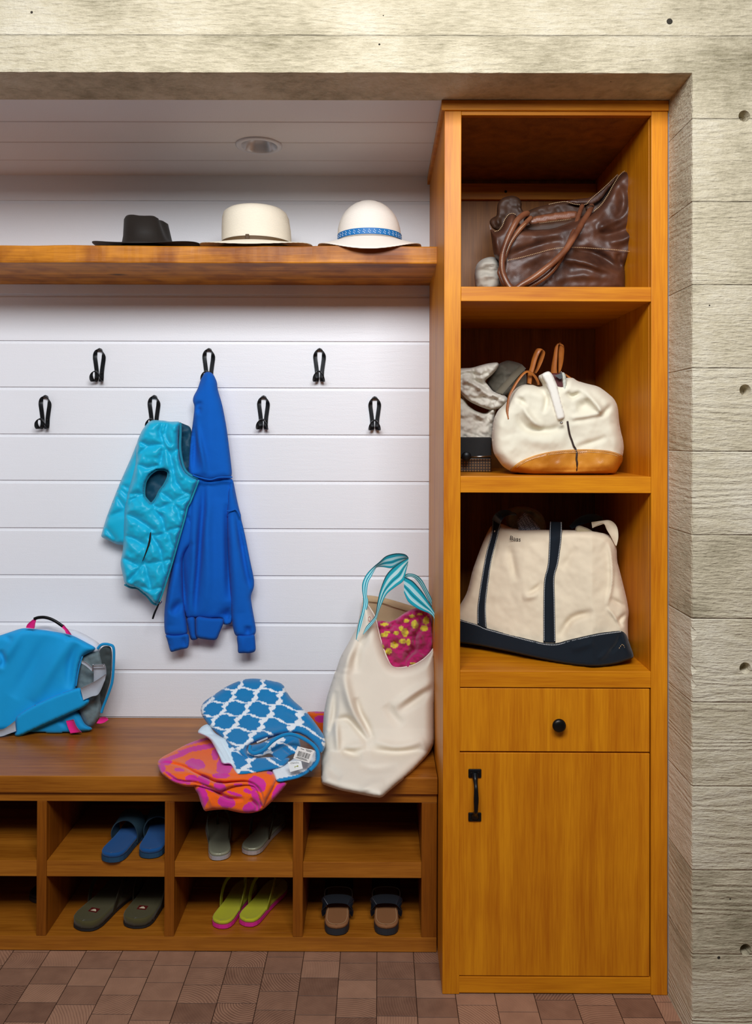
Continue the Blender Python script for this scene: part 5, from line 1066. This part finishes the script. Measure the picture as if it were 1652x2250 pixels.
# crumpled pale bag
m_can3 = cloth('off_white_nylon', 'cfc8ba', rough=.8, scale=500, fold=.006); m_can3d = cloth('grey_khaki_lining', '6d675a', rough=.85, fold=.005)
cb_ = thing('soft_bag', (P(1050, 950, .30)[0], .30, ZS2+.105), 'crumpled off-white fabric bag with grey strap stuffed left of the cream satchel', 'bag')
relief('lining', D2((270, 420), (330, 330), (400, 240), (440, 225), (475, 212), (540, 225), (600, 245), (635, 300), (650, 380), (640, 520), (480, 560), (340, 520)), m_can3d, cb_, Y=.37, tf=.03, tb=.05, R=12, step=4, noise=(.02, 10))
relief('upper_folds', D2((-20, 288), (60, 285), (140, 282), (175, 275), (240, 255), (300, 240), (385, 230), (398, 250), (375, 300), (330, 350), (265, 400), (300, 440), (345, 500), (400, 508), (455, 535), (476, 560), (468, 610), (440, 640), (370, 662), (320, 668), (240, 640), (150, 600), (90, 560), (40, 500), (-20, 470)), m_can3, cb_, Y=.29, tf=.05, tb=.06, R=9, step=3.0, noise=(.020, 13, 11), feats=[(D2((20, 350), (120, 330), (240, 350), (330, 300)), 4, -.016), (D2((120, 470), (220, 540), (330, 560), (450, 560)), 4, -.014), (D2((330, 510), (400, 560), (470, 570)), 3, .010), (D2((170, 280), (180, 380), (250, 440), (330, 500)), 5, -.022), (D2((60, 400), (150, 420), (260, 500), (330, 580)), 5, .018), (D2((90, 560), (200, 560), (300, 610)), 4, -.012), (D2((330, 560), (345, 650)), 2, -.006), (D2((240, 300), (230, 400)), 5, .012)])
relief('lower_folds', D2((-20, 540), (40, 540), (80, 562), (115, 620), (180, 670), (280, 700), (330, 640), (380, 620), (360, 720), (345, 800), (345, 900), (340, 965), (322, 1000), (240, 985), (150, 960), (50, 945), (-20, 940)), m_can3, cb_, Y=.31, tf=.05, tb=.06, R=9, step=3.0, noise=(.018, 14, 12), feats=[(D2((60, 850), (150, 885), (290, 930)), 2, -.008), (D2((100, 600), (200, 690), (300, 800)), 7, .014), (D2((285, 720), (325, 800), (320, 900)), 4, -.012)])
strap2(YY(D2((365, 505), (440, 420), (520, 330), (600, 250)), (.26, .28, .31)), YY(D2((430, 520), (500, 440), (570, 360), (640, 290)), (.26, .28, .31)), 'strap', cb_, cloth('grey_khaki_webbing', '6a6252', scale=300), .003)
# small black case with a plaid box, under the crumpled bag
bc_ = thing('black_case', (P(1045, 1000, .28)[0], .28, ZS2), 'black case with round knob and plaid side under the crumpled off-white bag', 'case')
pbox('case_body', tuple(np.minimum(P(990, 1042, .24), P(1078, 1042, .24))*[1, 1, 0]+[0, 0, zat(1006, .24, 1040)]), (xat(1080, .24, 1000), .40, ZS2+.1045), plain('black_fabric', '121212', .8, bump=(300, .4, .001)), bc_, .004)
mpl, nt, b, nd, ln = nmat('brown_plaid'); tc = nd('ShaderNodeTexCoord')
w1 = nd('ShaderNodeTexWave', wave_type='BANDS', bands_direction='X', i_Scale=38.0); w2 = nd('ShaderNodeTexWave', wave_type='BANDS', bands_direction='Z', i_Scale=38.0)
for w_ in (w1, w2): ln(tc.outputs['Object'], w_.inputs['Vector'])
mm = nd('ShaderNodeMath', operation='MULTIPLY'); ln(w1.outputs['Fac'], mm.inputs[0]); ln(w2.outputs['Fac'], mm.inputs[1])
cr = nd('ShaderNodeValToRGB'); cr.color_ramp.elements[0].color = lin('20140c')+(1,); cr.color_ramp.elements[1].color = lin('8a6236')+(1,); ln(mm.outputs[0], cr.inputs[0]); ln(cr.outputs[0], b.inputs['Base Color'])
pbox('plaid_side', (xat(990, .24, 1000), .245, ZS2+.0005), (xat(1080, .24, 1000), .395, zat(1006, .24, 1040)-.0005), mpl, bc_, .003)
kc2 = P(*D2((95, 1083))[0], .235); o = build('knob', lathe(MB(), kc2, (0, -1, 0), [(-.01, .012), (.01, .012), (.016, .0135), (.03, .0135), (.032, .012), (.0322, .001)], 20), m_black, bc_, smooth=True)
build('rod', tube(MB(), [P(*D2((130, 1090))[0], .225), P(*D2((335, 1082))[0], .225)], .0022, 8), m_silver, bc_, smooth=True)
# ------------------------------------------------------------------ boat tote, bottom shelf
B3 = crop(1000, 1090, 3.933)
m_can4 = cloth('thick_natural_canvas', 'e3d2b6', rough=.9, scale=650, strength=.35, fold=.002); m_navy = cloth('navy_canvas', '0a151f', rough=.85, scale=650, strength=.3); m_olv = cloth('olive_cotton', '6f6448', rough=.9, fold=.004)
bo = thing('boat_tote', (P(1200, 1440, .15)[0], .15, ZS3), 'cream canvas boat tote with navy base and handles on the lowest open shelf', 'tote bag')
YB3 = lambda x, y: np.interp(x, [1000, 1150, 1300, 1395], [.265, .15, .075, .10])+np.interp(y, [1130, 1400, 1462], [.09, .02, 0.])
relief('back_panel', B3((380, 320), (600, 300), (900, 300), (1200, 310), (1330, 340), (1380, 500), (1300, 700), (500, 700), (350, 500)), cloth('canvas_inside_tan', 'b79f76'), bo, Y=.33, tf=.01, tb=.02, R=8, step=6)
bodyB = B3((305, 262), (345, 245), (400, 238), (460, 262), (560, 288), (800, 292), (930, 292), (1100, 298), (1200, 305), (1320, 330), (1370, 380), (1395, 450), (1398, 560), (1420, 640), (1445, 740), (1470, 840), (1488, 920), (1500, 1010), (1490, 1080), (1492, 1190), (1500, 1300), (1400, 1400), (900, 1400), (300, 1280), (-80, 1200), (-70, 1040), (30, 960), (90, 860), (112, 800), (150, 640), (190, 530), (235, 410), (270, 330))
fB = [(B3((470, 430), (500, 600), (530, 740)), 8, -.012), (B3((620, 860), (700, 800), (760, 740)), 6, -.010), (B3((580, 880), (720, 850)), 8, .012), (B3((1320, 390), (1350, 560), (1350, 760), (1310, 950)), 4, .012), (B3((1310, 960), (1380, 1050), (1435, 1160)), 3, .010), (B3((1480, 1010), (1420, 1080), (1450, 1130)), 5, -.014), (B3((900, 1220), (1010, 1060), (1200, 1000)), 8, -.016), (B3((920, 640), (1050, 440)), 9, -.008), (B3((1340, 880), (1420, 930), (1480, 960)), 5, -.010), (B3((380, 250), (350, 420), (300, 640)), 5, -.006)]
relief('body', bodyB, m_can4, bo, Y=YB3, tf=.045, tb=.16, R=16, step=3.6, rest=(ZS3+.02, 0), feats=fB, it=1, noise=(.006, 34))
sB3 = surf(bodyB, YB3, .045, 16, (.006, 34), fB, 1)
relief('base', B3((-80, 1020), (40, 1062), (190, 1106), (270, 1140), (400, 1175), (500, 1202), (640, 1238), (760, 1266), (870, 1270), (1000, 1236), (1200, 1190), (1330, 1170), (1432, 1158), (1480, 1195), (1505, 1270), (1545, 1385), (1530, 1405), (1470, 1425), (1400, 1448), (1250, 1473), (1080, 1466), (900, 1440), (700, 1398), (500, 1352), (350, 1320), (200, 1290), (40, 1268), (-80, 1255)), m_navy, bo, Y=lambda x, y: YB3(x, y)-.042, tf=.016, tb=.19, R=6, step=3.6, rest=(ZS3+.001, 0), it=1, feats=[(B3((1440, 1180), (1380, 1310), (1250, 1400)), 4, -.010), (B3((1350, 1330), (1240, 1410)), 5, .012), (B3((1000, 1330), (1200, 1260)), 8, .008), (B3((1435, 1180), (1500, 1380)), 4, .008)])
y0_ = lambda v: (lambda p: YB3(np.array(p[0]), np.array(p[1]))+v)
def on3(pts, v, extra=0):
    pts = cat_rom(np.array(pts)[:, :2], 3); return [(p[0], p[1], float(min(sB3(p[0], p[1])[0], YB3(p[0], p[1])-.035))-.003) for p in pts]
sA = on3(B3((322, 200), (312, 330), (272, 480), (232, 700), (196, 950), (194, 1108)), -.050); sB = on3(B3((392, 240), (352, 400), (310, 570), (283, 750), (262, 950), (270, 1140)), -.052)
strap2(sA, sB, 'strap', bo, m_navy)
strap2([(p[0], p[1], y) for p, y in zip(B3((520, 152), (440, 122), (385, 128), (345, 155), (320, 202)), (.20, .17, .16, .155, sA[0][2]))], [(p[0], p[1], y) for p, y in zip(B3((528, 165), (478, 163), (428, 182), (402, 210), (390, 242)), (.20, .17, .16, .155, sB[0][2]))], 'handle', bo, m_navy)
cA = on3(B3((818, 222), (815, 300), (812, 420), (800, 600), (770, 730), (763, 950), (763, 1262)), -.052); cB = on3(B3((922, 225), (922, 300), (914, 400), (888, 580), (858, 700), (860, 900), (866, 1266)), -.052)
strap2(cA, cB, 'strap', bo, m_navy)
st = MB()
for e, dx in ((sA, 1.2), (sB, -1.0), (cA, 1.6), (cB, -1.6)):
    stitches(st, path3([(a+dx, b, c-.0035) for a, b, c in e]), .0009, .0046)
stitches(st, path3(on3(B3((40, 1068), (190, 1112), (270, 1146), (500, 1208), (640, 1244), (760, 1271), (870, 1275), (1000, 1241), (1200, 1195), (1330, 1175), (1430, 1163)), -.052))-np.array([0, .012, 0]), .0009, .0046)
build('stitching', st, plain('white_thread', 'd9dcdc', .8), bo)
stitches(s4 := MB(), path3([(*p, .045) for p in B3((1490, 1385), (1448, 1282), (1400, 1340), (1330, 1400), (1270, 1435))]), .0008, .006); build('base_stitching', s4, m_th, bo)
tp_ = P(*B3((519, 370))[0], float(sB3(1132., 1184.)[0])-.006)
text_mesh('Bass', 'monogram', plain('black_embroidery', '15130f', .8), bo, tp_, (.985, -.22, -.12), (.10, .12, .99), .0185)
# second handle and what is inside
strap2([(*p, y) for p, y in zip(B3((985, 260), (1050, 195), (1130, 160), (1200, 156), (1262, 180)), (.20, .19, .185, .19, .21))], [(*p, y) for p, y in zip(B3((1010, 285), (1080, 250), (1160, 228), (1220, 225), (1290, 240)), (.20, .19, .185, .19, .21))], 'handle', bo, m_navy)
strap2([(*p, y) for p, y in zip(B3((1180, 225), (1260, 215), (1345, 214), (1395, 265), (1408, 350), (1392, 430)), (.16, .14, .13, .13, .13, .135))], [(*p, y) for p, y in zip(B3((1190, 275), (1240, 250), (1285, 240), (1310, 290), (1345, 350), (1382, 425)), (.16, .14, .13, .13, .13, .135))], 'handle', bo, m_can4)
hc = relief('folded_sun_hat', B3((440, 125), (480, 100), (540, 88), (620, 92), (700, 115), (755, 165), (785, 230), (785, 380), (480, 380), (430, 200)), m_olv, None, Y=.27, tf=.03, tb=.03, R=14, step=4, noise=(.010, 12), feats=[(B3((520, 150), (620, 140), (720, 200), (760, 270)), 3, -.012)])
tag(hc, 'olive fabric hat stuffed in the navy and cream tote', 'hat')
def grid(x, y):
    return np.where((((x*1.1+y*.3) % 3.4 < 1.1) | ((y*1.1-x*.3) % 3.4 < 1.1))[:, None], np.array(lin('43424a')), np.array(lin('8a8a92')))
gc_ = relief('checked_cloth', B3((530, 215), (560, 170), (592, 125), (630, 165), (690, 225), (745, 285), (740, 380), (560, 380), (545, 280)), cloth('checked_cotton', None, rough=.9), None, Y=.225, tf=.012, tb=.02, R=8, step=2, colf=grid)
tag(gc_, 'grey checked cloth peeking from the navy and cream tote', 'cloth')
cc_ = relief('cream_cloth', B3((1035, 290), (1045, 262), (1075, 252), (1150, 280), (1195, 308), (1200, 380), (1040, 380)), cloth('cream_cotton', 'a89a7c', fold=.003), None, Y=.17, tf=.02, tb=.02, R=6, step=3)
tag(cc_, 'cream cloth corner at the rim of the navy and cream tote', 'cloth')
# ------------------------------------------------------------------ shoes
def sandal(px, py, zs, ang, L_, hw, m_sole, m_bed, m_str, label, group, style='flip', h1=.014, h2=.024, band_w=.014, name='flip_flop', arch=.058, yoff=0):
    o = PZ(px, py, zs); o = np.array([o[0], o[1]+yoff, zs+.0006]); t = thing(name, o, label, 'sandal', group); t.rotation_euler = (0, 0, math.radians(ang))
    prof = [(0, .0), (.012, .42), (.035, .66), (.075, .84), (.14, .93), (.25, .92), (.4, .88), (.55, .93), (.7, 1.04), (.8, 1.06), (.88, .96), (.94, .76), (.98, .44), (1, .0)]
    def ring(k, z, out):
        pts = []
        for tt_ in np.linspace(0, 1, 34)**1.0:
            tt_ = .5-.5*math.cos(math.pi*tt_); w = np.interp(tt_, [p[0] for p in prof], [p[1] for p in prof])*hw
            pts.append((tt_, w))
        cyy = .5
        P_ = [(w-out if w > out else 0, out+(L_-2*out)*a) for a, w in pts]+[(-(w-out if w > out else 0), out+(L_-2*out)*a) for a, w in pts[::-1][1:-1]]
        return [(x, y, z) for x, y in P_]
    def stack(rs):
        v = []; n = len(rs[0])
        for r_ in rs: v += r_
        f = [tuple(range(n))]
        for k in range(len(rs)-1): f += [(k*n+(i+1) % n, k*n+i, (k+1)*n+i, (k+1)*n+(i+1) % n) for i in range(n)]
        f.append(tuple((len(rs)-1)*n+i for i in range(n))[::-1]); f = [q[::-1] for q in f]
        return v, f
    def put(nm_, vf, mat, par, smooth=True):
        mb = MB(); mb.add([np.array(p)+wloc(par) for p in vf[0]], vf[1]); return build(nm_, mb, mat, par, smooth=smooth)
    put('sole', stack([ring(0, 0, .003), ring(0, .003, .0), ring(0, h1, .0), ring(0, h1, .002)]), m_sole, t, False)
    put('footbed', stack([ring(0, h1, .001), ring(0, h2-.003, .0005), ring(0, h2-.0005, .002), ring(0, h2, .004), ring(0, h2-.0012, .009), ring(0, h2-.002, .015)]), m_bed, t)
    w0 = wloc(t)
    if style == 'flip':
        pth = [(-hw*.86, .34*L_, h1), (-hw*.98, .40*L_, h2+arch*.40), (-hw*.93, .50*L_, h2+arch*.85), (-hw*.62, .64*L_, h2+arch*1.08), (-hw*.2, .76*L_, h2+arch*.86), (0, .79*L_, h2+arch*.70)]
        full = pth+[(-x, y, z) for x, y, z in pth[::-1][1:]]
        wd = [(0, 1, -.2), (0, 1, 0), (.2, 1, .2), (.5, .8, .2), (.5, .6, .5), (0, .8, .5)]; wd = wd+[(-x, y, z) for x, y, z in wd[::-1][1:]]
        build('strap', band(MB(), [np.array(p)+w0 for p in full], wd, band_w, .0028), m_str, t, smooth=False)
        build('toe_post', tube(MB(), [np.array((0, .79*L_, h2-.003))+w0, np.array((0, .79*L_, h2+arch*.7))+w0], .0032, 8), m_str, t, smooth=True)
    elif style == 'slide':
        pth = [(-hw*.97, .50*L_, h1), (-hw*1.04, .49*L_, h2+arch*.45), (-hw*.8, .50*L_, h2+arch*1.1), (-hw*.3, .52*L_, h2+arch*1.42), (hw*.3, .52*L_, h2+arch*1.42), (hw*.8, .50*L_, h2+arch*1.1), (hw*1.04, .49*L_, h2+arch*.45), (hw*.97, .50*L_, h1)]
        build('strap', band(MB(), [np.array(p)+w0 for p in pth], [(0, 1, .25)]*8, band_w, .003), m_str, t, smooth=False)
    else:
        pth = [(-hw*.97, .30*L_, h1), (-hw*1.08, .30*L_, h2+arch*.5), (-hw*.85, .30*L_, h2+arch*1.05), (0, .30*L_, h2+arch*1.2), (hw*.85, .30*L_, h2+arch*1.05), (hw*1.08, .30*L_, h2+arch*.5), (hw*.97, .30*L_, h1)]
        build('strap', band(MB(), [np.array(p)+w0 for p in pth], [(0, .35, 1)]*7, .024, .003), m_str, t, smooth=False)
        pth = [(x, y+.30*L_, z+.012) for x, y, z in pth]
        build('strap', band(MB(), [np.array(p)+w0 for p in pth], [(0, 1, .2)]*7, .05, .003), m_str, t, smooth=False)
    return t
E3 = lambda n_, c, **k: plain(n_, c, **k)
m_bs, m_bb, m_bst = E3('blue_sole', '14405e', rough=.7), cloth('blue_footbed', '0d4a84', rough=.9), E3('dark_teal_strap', '1b3440', rough=.7)
z1_, z2_ = zsA, z_dk
g = 'pair of blue slides in the upper cubby'
sandal(240, 1898, z1_, -8, .245, .040, m_bs, m_bb, m_bst, 'left one of the blue slide sandals, heel over the edge of the upper cubby', g, 'slide', h1=.016, h2=.028, band_w=.05, name='slide_sandal', arch=.036)
sandal(327, 1889, z1_, 1, .245, .040, m_bs, m_bb, m_bst, 'right one of the blue slide sandals, half hidden by the cubby divider', g, 'slide', h1=.016, h2=.028, band_w=.05, name='slide_sandal', arch=.036)
m_ss, m_sb = E3('silver_sole', 'c9ccd2', rough=.3, metal=.6), E3('silver_green_footbed', '9a9980', rough=.35, metal=.3)
g = 'pair of silver flip-flops in the upper cubby'
sandal(484, 1893, z1_, 14, .235, .035, m_ss, m_sb, E3('dark_olive_strap', '2c2812', rough=.6), 'left silver flip-flop under the orange towel, toe pointing left', g, h2=.022)
sandal(545, 1881, z1_, -16, .235, .035, m_ss, m_sb, E3('dark_olive_strap2', '2c2812', rough=.6), 'right silver flip-flop under the orange towel, toe pointing right', g, h2=.022)
m_os, m_ob, m_ot = E3('dark_rubber_sole', '1c1d20', rough=.6), cloth('olive_footbed', '4c4526', rough=.9), E3('olive_strap', '2a2410', rough=.7)
ol = []
for px, py, an, lab in ((178, 2048, -16, 'left dark olive flip-flop with small red logo in the lower cubby'), (293, 2043, -8, 'right dark olive flip-flop with small red logo beside the divider')):
    t = sandal(px, py, z2_, an, .285, .050, m_os, m_ob, m_ot, lab, 'pair of dark olive flip-flops in the lower cubby', h1=.008, h2=.030, arch=.06, band_w=.016)
    w0 = wloc(t); zt_ = .0293
    build('logo_patch', MB().box(np.array((-.014, .052, zt_-.001))+w0, np.array((.014, .071, zt_))+w0), E3('dark_red_patch', '5c1512'), t)
    build('logo_mark', MB().add([np.array(p)+w0 for p in [(-.009, .056, zt_+.0002), (.010, .056, zt_+.0002), (.007, .062, zt_+.0002), (.001, .066, zt_+.0002), (-.004, .064, zt_+.0002)]], [(0, 1, 2, 3, 4)]), E3('cream_mark', 'd9c8a8'), t)
m_ps, m_yb = E3('pink_sole', 'd8248a', rough=.7), cloth('yellow_green_footbed', 'b3b01e', rough=.8); m_yst = E3('yellow_green_strap', '8c8a12', rough=.6)
g = 'pair of lime flip-flops in the lower cubby'
sandal(481, 2043, z2_, -14, .235, .036, m_ps, m_yb, m_yst, 'left lime yellow flip-flop with pink sole', g)
sandal(538, 2038, z2_, -21, .235, .036, m_ps, m_yb, m_yst, 'right lime yellow flip-flop with pink sole, turned outwards', g)
m_ks, m_kb, m_kst = E3('black_sole', '22252b', rough=.6), E3('brown_suede_footbed', '8a5a34', rough=.8), E3('black_leather_strap', '14181f', rough=.3)
g = 'pair of brown and black sandals in the lower cubby'
for px, lab in ((738.5, 'left brown sandal with black straps under the empty cubby'), (849, 'right brown sandal with black straps near the cabinet')):
    t = sandal(px, 2058, z2_, 0, .25, .039, m_ks, m_kb, m_kst, lab, g, 'two', h1=.020, h2=.030, name='strap_sandal', arch=.030)
    w0 = wloc(t); rim = [np.array((x, y, .0305))+w0 for x, y in ((-.028, .09), (-.0295, .06), (-.029, .036), (-.024, .020), (-.013, .0105), (0, .0085), (.013, .0105), (.024, .020), (.029, .036), (.0295, .06), (.028, .09))]
    build('stitching', stitches(MB(), cat_rom(rim, 6), .0006, .0038), m_th, t)
# soft dark shoes at the left edge of the lower cubby
for px, an, lab in ((-20, -10, 'left dark shoe in the cubby at the left edge'), (45, -14, 'dark flip-flop deep in the cubby at the left edge')):
    if px < 0: continue
    sandal(px, 2030, z2_, an, .26, .042, m_os, E3('black_footbed', '141414', rough=.8), E3('black_strap', '0e0e0e', rough=.6), lab, None, yoff=.10)
